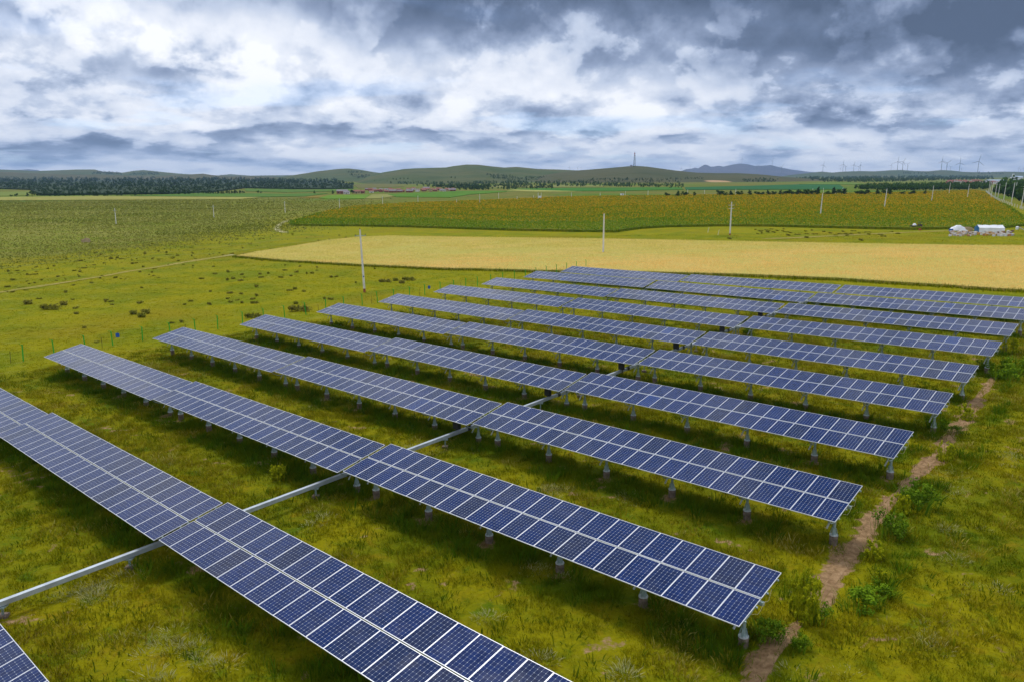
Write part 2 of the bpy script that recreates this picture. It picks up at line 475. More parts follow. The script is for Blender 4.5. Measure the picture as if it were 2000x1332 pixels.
ROWS = {}
for (i, s, x, y, z, sl) in TABLES: ROWS.setdefault(i, []).append((x, y))
def zones(x, y):
    """lush weeds in the shelter of the tables, bare soil, pasture outside the fence: 0..1 each"""
    u = x * UX + y * UY; v = x * VX + y * VY
    lush = np.zeros(np.shape(x))
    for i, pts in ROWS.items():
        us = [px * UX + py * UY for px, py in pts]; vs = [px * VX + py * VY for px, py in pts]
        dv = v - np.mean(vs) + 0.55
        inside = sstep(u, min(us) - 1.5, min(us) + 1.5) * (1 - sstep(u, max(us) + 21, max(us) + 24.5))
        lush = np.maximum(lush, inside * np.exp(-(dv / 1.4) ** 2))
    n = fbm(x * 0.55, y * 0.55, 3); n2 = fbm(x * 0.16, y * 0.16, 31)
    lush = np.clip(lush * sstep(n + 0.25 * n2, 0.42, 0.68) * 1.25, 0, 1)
    # greener weeds beside the path
    pd = path_dist(x, y)
    side = np.exp(-((pd - 2.2) / 1.0) ** 2) * sstep(n, 0.45, 0.6) * 0.7
    lush = np.maximum(lush, side)
    dirt = np.zeros(np.shape(x))
    for k, (px, py) in enumerate(POSTS):
        if (k * 7919) % 10 < 5:
            d = np.hypot((x - px + 0.25 * VX), (y - py + 0.25 * VY))
            dirt = np.maximum(dirt, np.exp(-(d / 0.62) ** 2))
    dirt = dirt * sstep(n, 0.3, 0.5)
    patch = sstep(fbm(x * 0.6 + 40, y * 0.6, 77) * 0.6 + 0.4 * vnoise(x * 1.7, y * 1.7, 78), 0.655, 0.72) * 0.62
    dirt = np.maximum(dirt, patch * (y < 75))
    dirt = np.maximum(dirt, 1 - sstep(pd + (fbm(x * 1.1, y * 1.1, 9) - 0.5) * 2.2, 0.32, 1.08))
    uL = -77.3 - 0.645 * (v - 23.9) / 9.87          # line of the row ends by the fence
    past = 1 - sstep(u, uL - 5.5, uL - 2.0)
    past = np.maximum(past, sstep(v, 108, 112))
    return lush, np.clip(dirt, 0, 1), past

# ------------------------------------------------------------------ grassy colours, shared by the ground sheet and the blades on it
def grass_color(b, P):
    n1 = b.noise(P, 0.11, 5, 0.6, 0.6)
    n2 = b.noise(P, 0.7, 4, 0.6, 0.4)
    n3 = b.noise(P, 0.035, 3, 0.55, 0.3)
    lush, past = b.attr('lush'), b.attr('past')
    n4 = b.noise(P, 2.3, 4, 0.62, 0.3)
    inner = b.mix(b.ramp(n1, 0.34, 0.62), (0.120, 0.145, 0.0025), (0.235, 0.212, 0.0025))
    inner = b.mix(b.ramp(n2, 0.52, 0.74, 0, 0.75), inner, (0.255, 0.180, 0.006))
    inner = b.mix(b.ramp(n2, 0.46, 0.28, 0, 0.75), inner, (0.065, 0.130, 0.004))
    inner = b.mix(b.ramp(n4, 0.56, 0.74, 0, 0.55), inner, (0.27, 0.25, 0.020))
    inner = b.mix(b.ramp(n4, 0.45, 0.28, 0, 0.65), inner, (0.060, 0.095, 0.003))
    outer = b.mix(b.ramp(n1, 0.32, 0.62), (0.155, 0.188, 0.0025), (0.255, 0.238, 0.0025))
    outer = b.mix(b.ramp(n3, 0.50, 0.68, 0, 0.7), outer, (0.24, 0.195, 0.006))
    outer = b.mix(b.ramp(n2, 0.55, 0.75, 0, 0.35), outer, (0.33, 0.34, 0.10))
    outer = b.mix(b.ramp(n4, 0.45, 0.28, 0, 0.35), outer, (0.075, 0.110, 0.003))
    c = b.mix(past, inner, outer)
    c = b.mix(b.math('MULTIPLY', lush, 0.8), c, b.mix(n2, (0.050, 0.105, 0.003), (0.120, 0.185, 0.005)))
    return c

m_ground, nt = new_mat('grassland'); b = NB(nt)
geo = b.n('ShaderNodeNewGeometry'); P = geo.outputs['Position']
c = grass_color(b, P)
fine = b.noise(P, 5.0, 4, 0.65)
c = b.mix(b.ramp(fine, 0.35, 0.65, 0.0, 0.45), c, b.mix(0.5, c, (0.05, 0.055, 0.003)))
dn = b.noise(P, 3.2, 5, 0.65)
soil = b.mix(b.ramp(dn, 0.3, 0.7), (0.17, 0.100, 0.048), (0.35, 0.225, 0.118))
c = b.mix(b.ramp(b.math('ADD', b.attr('dirt'), b.math('MULTIPLY', b.math('SUBTRACT', dn, 0.5), 1.5)), 0.42, 0.72), c, soil)
farn = b.noise(P, 0.012, 5, 0.6, 0.5)
farc = b.mix(b.ramp(farn, 0.38, 0.62), (0.125, 0.150, 0.020), (0.165, 0.155, 0.030))
farc = b.mix(b.ramp(b.noise(P, 0.004, 3, 0.5), 0.5, 0.6), farc, (0.10, 0.165, 0.012))
farc = b.mix(b.ramp(b.noise(P, 0.09, 4, 0.7), 0.5, 0.65, 0, 0.6), farc, (0.075, 0.09, 0.018))
c = b.mix(b.attr('far'), c, farc)
sn = b.noise(b.vmath('MULTIPLY', P, (0.05, 0.16, 0.1)), 1.0, 6, 0.65, 0.3)
scol = b.mix(b.ramp(sn, 0.36, 0.62), (0.150, 0.190, 0.012), (0.215, 0.205, 0.040))
c = b.mix(b.ramp(b.math('ADD', b.attr('scrub'), b.math('MULTIPLY', b.math('SUBTRACT', sn, 0.5), 0.8)), 0.3, 0.75), c, scol)
h = b.math('ADD', b.noise(P, 1.4, 6, 0.65), b.math('MULTIPLY', fine, 0.5))
b.bsdf(c, 0.95, 0.04, normal=b.bump(h, 0.7, 0.22))

def spaced(a, b_, fine, lo, hi, growth=1.16):
    mid = list(np.arange(a, b_ + fine, fine)); s = fine; L = [mid[0]]; H = [mid[-1]]
    while L[-1] > lo: s *= growth; L.append(L[-1] - s)
    s = fine
    while H[-1] < hi: s *= growth; H.append(H[-1] + s)
    return np.array(L[:0:-1] + mid + H[1:])
gx = spaced(-70, 80, 0.42, -15000, 15000); gy = spaced(14, 140, 0.42, -600, 17000)
X, Y = np.meshgrid(gx, gy)
near = (1 - sstep(np.hypot(X, Y), 160, 320))
Z = G(X, Y) + near * ((fbm(X * 0.18, Y * 0.18, 5) - 0.5) * 0.22 + (fbm(X * 0.9, Y * 0.9, 6, 3) - 0.5) * 0.10)
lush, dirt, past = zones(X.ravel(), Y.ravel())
far_a = sstep(np.hypot(X, Y).ravel(), 420, 700)
scr = np.zeros(X.size); jr = np.random.default_rng(2)
for _ in range(24):
    sc_ = np.clip(Y.ravel() / 200, 0.2, 3) * 17
    scr += in_poly(X.ravel() + jr.normal(0, 1, X.size) * sc_, Y.ravel() + jr.normal(0, 1, X.size) * sc_, SCRUB) / 24
lush *= near.ravel(); dirt *= near.ravel()
nx, ny = len(gx), len(gy)
ii = np.arange(nx * ny).reshape(ny, nx)
F = np.stack([ii[:-1, :-1], ii[:-1, 1:], ii[1:, 1:], ii[1:, :-1]], -1).reshape(-1, 4)
Zs = Z - (1 - sstep(np.hypot(X, Y), 15, 2000)) * 0
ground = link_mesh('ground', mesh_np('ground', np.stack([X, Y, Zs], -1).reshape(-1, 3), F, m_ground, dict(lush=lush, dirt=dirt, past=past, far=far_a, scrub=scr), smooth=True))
tag(ground, kind='structure')

# ------------------------------------------------------------------ grass blades
m_grass, nt = new_mat('grass blades'); b = NB(nt)
geo = b.n('ShaderNodeNewGeometry'); P = geo.outputs['Position']
c = grass_color(b, P)
r = b.attr('rnd')
c = b.mix(b.ramp(r, 0.80, 0.98, 0, 0.55), c, b.mix(b.attr('lush'), (0.33, 0.30, 0.030), (0.17, 0.21, 0.010)))
c = b.mix(1.0, c, b.mix(r, (0.72, 0.72, 0.72), (1.28, 1.28, 1.2)), 'MULTIPLY')
dif = b.n('ShaderNodeBsdfDiffuse'); b.link(c, dif.inputs[0])
trn = b.n('ShaderNodeBsdfTranslucent'); b.link(c, trn.inputs[0])
mx = b.n('ShaderNodeMixShader'); mx.inputs[0].default_value = 0.3
b.link(dif.outputs[0], mx.inputs[1]); b.link(trn.outputs[0], mx.inputs[2])
out = b.n('ShaderNodeOutputMaterial'); b.link(mx.outputs[0], out.inputs[0])

def wedge(n, y0, y1, k=0.68, pad=4.0):
    """n random points of the ground in view between two distances"""
    t = RNG.random(n * 2)
    y = np.sqrt(y0 * y0 + t * (y1 * y1 - y0 * y0))
    x = (RNG.random(n * 2) * 2 - 1) * (k * y + pad)
    return x[:n], y[:n]
def blades(x, y, hgt, wid, lean=0.45):
    """one thin triangle per point"""
    n = len(x)
    z = G(x, y) + ((fbm(x * 0.18, y * 0.18, 5) - 0.5) * 0.22 + (fbm(x * 0.9, y * 0.9, 6, 3) - 0.5) * 0.10) - 0.03
    a = RNG.random(n) * 6.283; l = RNG.normal(0, lean, (n, 2)) * hgt[:, None]
    ca, sa = np.cos(a) * wid / 2, np.sin(a) * wid / 2
    v = np.empty((n, 3, 3), np.float32)
    v[:, 0] = np.stack([x - ca, y - sa, z], -1)
    v[:, 1] = np.stack([x + ca, y + sa, z], -1)
    v[:, 2] = np.stack([x + l[:, 0], y + l[:, 1], z + hgt], -1)
    return v.reshape(-1, 3)
VV, AT = [], {k: [] for k in ('rnd', 'lush', 'past')}
for (y0, y1, n, wd) in ((16, 34, 260000, 0.020), (34, 56, 330000, 0.030), (56, 95, 380000, 0.045), (95, 150, 260000, 0.075), (150, 235, 150000, 0.14)):
    x, y = wedge(n, y0, y1)
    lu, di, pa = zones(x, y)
    keep = (di < 0.30 + 0.75 * RNG.random(n) ** 1.5) & ~in_poly(x, y, WHEAT)
    cl = fbm(x * 1.7, y * 1.7, 21, 3)
    keep &= RNG.random(n) < 0.35 + 0.65 * sstep(cl, 0.36, 0.62) + lu
    x, y, lu, pa, cl = x[keep], y[keep], lu[keep], pa[keep], cl[keep]
    hg = (0.05 + 0.13 * sstep(cl, 0.3, 0.7) * (1 - 0.55 * pa) + 0.30 * lu * sstep(cl, 0.35, 0.7)) * (0.6 + 0.8 * RNG.random(len(x)))
    VV.append(blades(x, y, hg, wd * (0.6 + 0.8 * RNG.random(len(x)))))
    AT['rnd'].append(np.repeat(np.clip(RNG.normal(0.5, 0.22, len(x)), 0, 1), 3))
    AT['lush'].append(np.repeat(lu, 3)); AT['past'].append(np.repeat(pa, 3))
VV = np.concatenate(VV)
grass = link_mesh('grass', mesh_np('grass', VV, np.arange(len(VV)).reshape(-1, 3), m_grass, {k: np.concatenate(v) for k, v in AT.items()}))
tag(grass, 'olive and yellow green grass covering the ground between the solar tables', 'grass', kind='stuff')
del VV, AT

# ------------------------------------------------------------------ generic clumps of leaf faces
def leaf_cloud(n, centers, radii, size, up=0.3, seed=0):
    """quads scattered through ellipsoids; returns verts, faces, rnd"""
    g = np.random.default_rng(seed)
    ci = g.integers(0, len(centers), n)
    d = g.normal(size=(n, 3)); d /= np.linalg.norm(d, axis=1)[:, None]
    rr = g.random(n) ** 0.45
    p = np.asarray(centers)[ci] + d * rr[:, None] * np.asarray(radii)[ci]
    nn = d + g.normal(size=(n, 3)) * 0.6 + np.array([0, 0, up]); nn /= np.linalg.norm(nn, axis=1)[:, None]
    t = np.cross(nn, g.normal(size=(n, 3))); t /= np.linalg.norm(t, axis=1)[:, None]
    s = np.cross(nn, t); sz = size * (0.5 + g.random(n))[:, None]
    v = np.stack([p - t * sz, p + s * sz * 0.62, p + t * sz, p - s * sz * 0.62], 1).reshape(-1, 3)
    return v, np.arange(4 * n).reshape(-1, 4), np.repeat(np.clip(0.35 + 0.5 * d[:, 2] * rr + g.normal(0, 0.22, n), 0, 1), 4)  # rnd: leaf colour set paler towards the top of each clump, plus random spread
def strands(n, rad, hgt, wid, lean, seed=0):
    """narrow upright leaves fanning from a root"""
    g = np.random.default_rng(seed)
    a = g.random(n) * 6.283; r = rad * np.sqrt(g.random(n))
    b0 = np.stack([np.cos(a) * r, np.sin(a) * r, np.zeros(n)], -1)
    h = hgt * (0.45 + 0.55 * g.random(n)); o = np.stack([np.cos(a), np.sin(a), np.zeros(n)], -1) * (lean * h * (0.3 + g.random(n)))[:, None]
    w_ = np.stack([-np.sin(a + g.normal(0, 1, n)), np.cos(a), np.zeros(n)], -1) * (wid * (0.6 + 0.8 * g.random(n)) / 2)[:, None]
    mid = b0 + o * 0.35 + np.array([0, 0, 1]) * (h * 0.6)[:, None]; top = b0 + o + np.array([0, 0, 1]) * h[:, None]
    v = np.stack([b0 - w_ * 0.6, b0 + w_ * 0.6, mid + w_, mid - w_, top], 1)
    f1 = np.arange(n)[:, None] * 5 + np.array([0, 1, 2, 3]); f2 = np.arange(n)[:, None] * 5 + np.array([3, 2, 4, 4])
    return v.reshape(-1, 3), np.concatenate([f1, f2]), np.repeat(g.random(n), 5)
def tri_fix(v, f, rnd):
    """replace quads that repeat a corner by triangles (all faces as triangles)"""
    t1 = f[:, [0, 1, 2]]; t2 = f[:, [0, 2, 3]]
    t = np.concatenate([t1, t2]); ok = (t[:, 0] != t[:, 1]) & (t[:, 1] != t[:, 2]) & (t[:, 0] != t[:, 2])
    return v, t[ok], rnd

# ------------------------------------------------------------------ solar tables
m_cell, nt = new_mat('solar cells'); b = NB(nt)
uv = b.n('ShaderNodeUVMap'); uv.uv_map = 'UVMap'
sp = b.n('ShaderNodeSeparateXYZ'); b.link(uv.outputs[0], sp.inputs[0])
cu = b.math('MULTIPLY', sp.outputs[0], 6.0); cv = b.math('MULTIPLY', sp.outputs[1], 10.0)
fu = b.math('SUBTRACT', b.math('FRACT', cu), 0.5); fv = b.math('SUBTRACT', b.math('FRACT', cv), 0.5)
au, av = b.math('ABSOLUTE', fu), b.math('ABSOLUTE', fv)
oi = b.n('ShaderNodeObjectInfo'); rnd = oi.outputs['Random']
base = b.curve(rnd, [(0.0, (0.0016, 0.0150, 0.092)), (0.60, (0.0018, 0.0145, 0.082)), (0.86, (0.0028, 0.0140, 0.070)), (0.95, (0.0045, 0.0135, 0.060)), (0.98, (0.0070, 0.0140, 0.052)), (1.0, (0.0016, 0.0270, 0.150))])
cb = b.n('ShaderNodeCombineXYZ')
b.link(b.math('FLOOR', cu), cb.inputs[0]); b.link(b.math('FLOOR', cv), cb.inputs[1]); b.link(b.math('MULTIPLY', rnd, 97.0), cb.inputs[2])
wn = b.n('ShaderNodeTexWhiteNoise', noise_dimensions='3D'); b.link(cb.outputs[0], wn.inputs['Vector'])
base = b.mix(1.0, base, b.mix(wn.outputs['Value'], (0.78, 0.78, 0.80), (1.22, 1.22, 1.18)), 'MULTIPLY')
lineU = b.ramp(au, 0.474, 0.486)                  # joints that run up the slope
lineV = b.ramp(av, 0.478, 0.490)
dia = b.ramp(b.math('ADD', au, av), 0.905, 0.935)  # clipped cell corners
base = b.mix(b.math('MULTIPLY', lineV, 0.42), base, (0.27, 0.34, 0.46))
base = b.mix(b.math('MULTIPLY', lineU, 0.70), base, (0.40, 0.46, 0.58))
base = b.mix(dia, base, (0.80, 0.84, 0.90))
bus = b.ramp(b.math('ABSOLUTE', b.math('SUBTRACT', b.math('FRACT', b.math('MULTIPLY', cu, 3.0)), 0.5)), 0.46, 0.49)
base = b.mix(b.math('MULTIPLY', bus, 0.05), base, (0.5, 0.55, 0.65))
geo = b.n('ShaderNodeNewGeometry')
dust = b.noise(geo.outputs['Position'], 1.1, 4, 0.6)
base = b.mix(b.ramp(dust, 0.45, 0.8, 0.0, 0.03), base, (0.45, 0.42, 0.38))
b.bsdf(base, b.ramp(dust, 0.3, 0.7, 0.09, 0.16), 0.23)

PW, PL = 0.990, HALF - 0.028
def panel_mesh():
    me = bpy.data.meshes.new('solar_panel')
    bm = bmesh.new(); uvl = bm.loops.layers.uv.new('UVMap')
    hw, hl = PW / 2 - 0.014, PL / 2 - 0.014
    v = [bm.verts.new(p) for p in ((-hw, -hl, 0), (hw, -hl, 0), (hw, hl, 0), (-hw, hl, 0))]
    f = bm.faces.new(v)
    for lp, q in zip(f.loops, ((0, 0), (1, 0), (1, 1), (0, 1))): lp[uvl].uv = q
    v2 = [bm.verts.new((p.co.x, p.co.y, -0.008)) for p in v]
    bf = bm.faces.new(list(reversed(v2))); bf.material_index = 1
    bm.to_mesh(me); bm.free()
    me.materials.append(m_cell); me.materials.append(M_WHITE)
    return me
def frame_mesh():
    m = MB(); t = 0.019; hw, hl = PW / 2, PL / 2
    m.box((0, hl - t / 2, -0.014), (PW, t, 0.036)).box((0, -hl + t / 2, -0.014), (PW, t, 0.036))
    m.box((hw - t / 2, 0, -0.014), (t, PL - 2 * t, 0.036)).box((-hw + t / 2, 0, -0.014), (t, PL - 2 * t, 0.036))
    return m.mesh('frame', M_ALU)
ME_PANEL, ME_FRAME = panel_mesh(), frame_mesh()
ME_TUBE = MB().box((11, 0, HUB - 0.17), (22.2, 0.13, 0.13)).mesh('torque_tube', M_GALV)
ME_RAIL = MB().box((11, 0, 0), (22.12, 0.05, 0.06)).mesh('mounting_rail', M_GALV)
PZ = HUB - 1.66                                    # top of the concrete under a post
def post_mesh():
    m = MB()
    m.cone((0, 0, PZ + 0.30), (0, 0, HUB - 0.10), 0.068, 0.064, 10)
    m.cone((0, 0, PZ + 0.03), (0, 0, PZ + 0.30), 0.100, 0.067, 8, cap=False)
    for a in range(4):
        c, s = math.cos(a * math.pi / 2), math.sin(a * math.pi / 2)
        m.bar((c * 0.16, s * 0.16, PZ + 0.035), (c * 0.08, s * 0.08, PZ + 0.34), 0.02, 0.04)
    m.box((0, 0, HUB - 0.16), (0.16, 0.24, 0.17))
    return m.mesh('support_post', M_GALV)
def flange_mesh():
    m = MB(); m.cone((0, 0, PZ - 0.01), (0, 0, PZ + 0.03), 0.185, 0.185, 14)
    for k in range(6): a = k * math.pi / 3; m.cone((math.cos(a) * 0.15, math.sin(a) * 0.15, PZ + 0.03), (math.cos(a) * 0.15, math.sin(a) * 0.15, PZ + 0.07), 0.02, 0.02, 6)
    return m.mesh('flange', M_FLANGE)
ME_POST, ME_FLANGE = post_mesh(), flange_mesh()
ME_PIER = MB().cone((0, 0, PZ - 1.1), (0, 0, PZ - 0.012), 0.185, 0.18, 16).mesh('concrete_pier', M_CONC)
def arc_mesh():
    pts = []
    for k in range(15):
        t = -1 + 2 * k / 14
        pts.append((0.14, 1.32 * t, HUB - 0.12 - 0.72 * (1 - t * t) ** 0.75 + math.tan(TILT) * 1.32 * t * 0.95))
    return MB().tube(pts, 0.030, 6).mesh('curved_brace', M_GALV)
ME_ARC = arc_mesh()
ME_STRUT = MB().bar((-0.06, -0.10, HUB - 0.72), (-0.20, -0.38, HUB - 1.28), 0.055, 0.055).mesh('strut', M_FLANGE)
ME_RAFT = MB().box((0, 0, 0), (0.08, 2.9, 0.07)).mesh('rafter', M_GALV)
def cable_mesh(sd_):
    g = random.Random(sd_); pts = []
    for k in range(10):
        t = k / 9
        pts.append((22.02 + 0.10 * math.sin(t * 3.1), -0.75 + 1.5 * t, HUB - 0.10 + math.tan(TILT) * (-0.75 + 1.5 * t) - 0.20 * math.sin(t * 6.2) ** 2))
    return MB().tube(pts, 0.008, 4).mesh('cable', M_CABLE)
ME_CABLE = cable_mesh(1)
ME_BOX = MB().box((20.35, -0.85, HUB - 0.78), (0.46, 0.26, 0.62)).box((20.35, -0.85, HUB - 0.45), (0.52, 0.32, 0.04)).bar((20.25, -0.85, HUB - 1.05), (20.40, -0.80, HUB - 1.42), 0.08, 0.08).bar((20.45, -0.85, HUB - 1.05), (20.40, -0.80, HUB - 1.42), 0.06, 0.06).bar((20.35, -0.85, HUB - 0.45), (20.35, -0.85, HUB - 0.24), 0.1, 0.1).mesh('control_box', M_DARKMETAL)

ORD = {10: 'nearest the wheat field', 9: 'second from the wheat field', 8: 'third from the wheat field', 7: 'fourth from the wheat field', 6: 'fifth from the wheat field',
       5: 'sixth from the wheat field', 4: 'fifth from the bottom corner', 3: 'fourth from the bottom corner', 2: 'third from the bottom corner', 1: 'second from the bottom corner', 0: 'cut off at the bottom left corner'}
SEC = {'L': 'far end table by the green fence', 'M': 'middle table beside the drive beam', 'R': 'dirt path end table'}
ct, st = math.cos(TILT), math.sin(TILT)
prng = random.Random(5)
for (i, s, x, y, z, slope) in TABLES:
    t = empty('solar_table', (x, y, z - HUB), (0, -math.atan(slope), AZ))
    tag(t, f'{SEC[s]}, blue solar panels, row {ORD[i]}', 'solar table', 'solar tables standing in rows on the grass')
    for c in range(NCOL):
        if i == 0 and c > 8: break
        for sg in (1, -1):
            wv = sg * (0.028 + PL / 2)
            p = link_mesh('solar_panel', ME_PANEL, t, (c + 0.5, wv * ct, HUB + wv * st), (TILT + prng.gauss(0, 0.004), prng.gauss(0, 0.003), 0))
            link_mesh('frame', ME_FRAME, p)
    link_mesh('torque_tube', ME_TUBE, t)
    for wv in (-1.25, -0.42, 0.42, 1.25):
        link_mesh('mounting_rail', ME_RAIL, t, (0.0, wv * ct + 0.07 * st, HUB + wv * st - 0.068 * ct), (TILT, 0, 0))
    for c in POSTCOLS:
        po = link_mesh('support_post', ME_POST, t, (c, 0, 0))
        link_mesh('flange', ME_FLANGE, po); link_mesh('concrete_pier', ME_PIER, po); link_mesh('strut', ME_STRUT, po)
        link_mesh('curved_brace', ME_ARC, t, (c, 0, 0))
        link_mesh('rafter', ME_RAFT, t, (c, 0.115 * st, HUB - 0.125), (TILT, 0, 0))
    if s == 'R' and i < 8: link_mesh('cable', ME_CABLE, t)
    if s == 'M' and 2 < i < 9: link_mesh('control_box', ME_BOX, t)

# the long square beam that links the rows
B0 = Vector((TABLES[3][2] + UX * -2.0, TABLES[3][3] + UY * -2.0, TABLES[3][4] - 1.43))
B8 = Vector((28 + 1.855 + UX * -2.0, 85.829 + UY * -2.0, 2.25 - 1.22))
bd = (B8 - B0) / 7
beam = tag(empty('drive_beam', (B0.x, B0.y, float(G(B0.x, B0.y)))), 'long pale galvanised beam running across the gaps of all solar rows', 'drive beam')
inv = -Vector((B0.x, B0.y, float(G(B0.x, B0.y))))
q0, q1 = B0 + bd * -1.6 + inv, B0 + bd * 8.9 + inv
MB().bar(q0, q1, 0.20, 0.20).build('beam', M_BEAM, beam)
for k in range(-3, 18):
    p = B0 + bd * (k * 0.5 + 0.28); g0 = float(G(p.x, p.y)); p2 = p + inv
    MB().bar(p2 - Vector((0, 0, 0.12)), Vector((p2.x, p2.y, g0 + inv.z - 0.1)), 0.07, 0.07).box(p2 - Vector((0, 0, 0.15)), (0.34, 0.34, 0.05)).build('leg', M_GALV, beam)
    MB().box(Vector((p2.x, p2.y, g0 + inv.z + 0.06)), (0.36, 0.30, 0.16)).build('foot_block', M_CONC, beam)
for k in range(8):
    p = B0 + bd * k + inv
    ux = Vector((UX, UY, 0))
    MB().bar(p + Vector((0, 0, 0.10)), p + ux * 0.85 + Vector((0, 0, 0.75)), 0.06, 0.06).box(p, (0.27, 0.27, 0.25), Matrix.Rotation(0.83, 3, 'Z')).build('drive_joint', M_DARKMETAL, beam)

# ------------------------------------------------------------------ wire fence along the row ends
f0, f1 = at(35, 706), at(1066, 538)
f0.z = f1.z = 0
fdir = (f1 - f0).normalized(); flen = (f1 - f0).length
fence = tag(empty('wire_fence', (f0.x, f0.y, float(G(f0.x, f0.y)))), 'green post and wire fence along the left ends of the solar rows', 'fence')
ME_FP = MB().cone((0, 0, -0.3), (0, 0, 1.6), 0.058, 0.055, 8).bar((0, 0, 1.5), (-0.18, -0.20, 1.72), 0.035, 0.035).mesh('fence_post', M_GREENPOST)
ME_FS = MB().cone((0, 0, -0.3), (0, 0, 1.15), 0.022, 0.018, 6).mesh('stake', M_STAKE)
fr = random.Random(3); pts = []
fz0 = float(G(f0.x, f0.y))
d = -9.0
while d < flen + 14:
    p = f0 + fdir * d; z = float(G(p.x, p.y))
    link_mesh('fence_post', ME_FP, fence, (p.x - f0.x, p.y - f0.y, z - fz0), (fr.gauss(0, 0.03), fr.gauss(0, 0.03), 0))
    pts.append(Vector((p.x - f0.x, p.y - f0.y, z - fz0)))
    if len(pts) % 3 == 1:
        p = f0 + fdir * (d - 1.1); link_mesh('stake', ME_FS, fence, (p.x - f0.x, p.y - f0.y, float(G(p.x, p.y)) - fz0), (fr.gauss(0, 0.04), fr.gauss(0, 0.04), 0))
    d += 3.0 + fr.uniform(-0.25, 0.25)
for h in (0.45, 0.95, 1.42):
    MB().tube([p + Vector((0, 0, h)) for p in pts], 0.0016, 3).build('wire', M_WIRE, fence)
for px, py, lab in ((227, 652, 'small square blue sign on the fence left of the solar rows'), (862, 557, 'small blue sign on the fence behind the middle solar rows')):
    p = at(px, py + 21); d = (Vector((p.x, p.y, 0)) - f0).dot(fdir); p = f0 + fdir * d; z = float(G(p.x, p.y))
    sg = tag(empty('fence_sign', (p.x, p.y, z), (0, 0, 0.25)), lab, 'sign', 'blue signs on the green fence')
    MB().box((0, -0.04, 1.08), (0.36, 0.015, 0.44)).build('sign_plate', M_BLUE, sg)
    MB().box((0, -0.022, 1.34), (0.05, 0.02, 0.10)).box((0, -0.022, 0.84), (0.05, 0.02, 0.06)).build('hanger', M_WIRE, sg)

# ------------------------------------------------------------------ utility poles
def pole_thing(base, h, label, arms=1, r=0.12, group='concrete utility poles on the plain', rot=0.0, lean=(0, 0)):
    t = tag(empty('utility_pole', base, (lean[0], lean[1], rot)), label, 'utility pole', group)
    MB().cone((0, 0, -0.4), (0, 0, h), r * 1.35, r * 0.85, 10).build('shaft', M_POLE, t)
    if arms:
        for k in range(arms):
            zz = h - 0.95 - 0.9 * k
            a = MB().bar((-0.85, 0.0, zz), (0.85, 0.0, zz), 0.10, 0.10).build('crossarm', M_POLE if arms > 1 else M_GALV, t)
            for xx in (-0.75, 0.75): MB().cone((xx, 0, zz + 0.05), (xx, 0, zz + 0.28), 0.055, 0.04, 8).build('insulator', M_INSUL, a)
        MB().cone((0, 0, h), (0, 0, h + 0.28), 0.055, 0.04, 8).build('top_insulator', M_INSUL, t)
    return t
def pole_px(px, base, top, label, **k):
    p = at(px, base); return pole_thing(p, height_px(p, (base - top) * 1.0), label, **k)
t = pole_px(712, 571, 450, 'tall pale concrete pole with red foot on the pasture behind the fence', r=0.14, rot=0.2, lean=(0, -0.035))
MB().cone((0, 0, -0.05), (0, 0, 0.55), 0.195, 0.185, 10).build('red_foot', M_POLERED, t)
MB().box((0.03, -0.175, 2.45), (0.16, 0.02, 0.22)).build('number_plate', M_BLUE, t)
pole_px(1178, 497, 419, 'bare concrete pole standing in the middle of the wheat field', arms=0, r=0.16)
t = pole_px(1425.5, 460, 396, 'white pole with wide crossarm between wheat field and sunflower field', r=0.17, rot=0.1, arms=2)
MB().cone((0, 0, -0.05), (0, 0, 0.5), 0.235, 0.225, 10).build('red_foot', M_POLERED, t)
pole_px(1602, 423, 379, 'leaning concrete pole in the front of the sunflower field, right of the crossarm pole', arms=0, r=0.17, lean=(0, 0.03))
pole_px(1727, 408, 370, 'leaning concrete pole in the sunflower field before a dark bush', arms=0, r=0.17, lean=(0, 0.05))
for px, bs, tp in ((1819, 396, 364), (1853, 381, 358), (1889, 389, 361)):
    pole_px(px, bs, tp, 'concrete pole in the sunflower field near the right tree belt', arms=0, r=0.16, lean=(0, 0.04), group='poles at the right end of the sunflower field')
pole_px(227, 439, 408, 'pole with forked top in the brown scrub, leftmost of all poles', r=0.14)
for px, bs, tp in ((418, 426, 401), (557, 416, 394), (663.5, 409, 389), (747.5, 403, 384)):
    pole_px(px, bs, tp, 'slim concrete pole in the row crossing the brown scrub', arms=1, r=0.13, group='pole row crossing the scrub')
for px, bs, tp in ((816.5, 398, 383), (892, 399.5, 391), (937, 400, 380), (974, 392, 377), (1010, 393, 384), (1042, 390, 382), (1116, 389, 377), (1172, 386, 377), (1221.5, 383, 374),
                   (1265.5, 383, 373), (1343, 378, 371), (1376, 379, 372), (1436.5, 384, 370), (1587, 378, 369), (1608, 377, 368), (1628, 376, 367), (1646, 375, 367), (1632, 382, 372)):
    pole_px(px, bs, tp, 'tiny far utility pole on the green plain beyond the sunflowers', arms=0, r=0.15, group='far poles beyond the sunflower field')
t = pole_px(1051, 392, 377, 'twin pole with a pale transformer box beyond the sunflower field', arms=1, r=0.14)
h_ = height_px(at(1051, 392), 15)
MB().cone((2.2, 0, -0.4), (2.2, 0, h_), 0.18, 0.12, 10).build('shaft', M_POLE, t)
MB().box((1.1, 0, h_ * 0.45), (2.0, 1.2, 1.3)).build('transformer', M_WHITE, t)
pole_px(1994, 409, 362.5, 'nearest roadside pole with double crossarm at the right edge', arms=2, r=0.16, lean=(0, 0.06), rot=0.3)
pole_px(1975, 399, 358, 'roadside pole with crossarm, second from the right edge', arms=1, r=0.16, lean=(0, 0.06), rot=0.3)
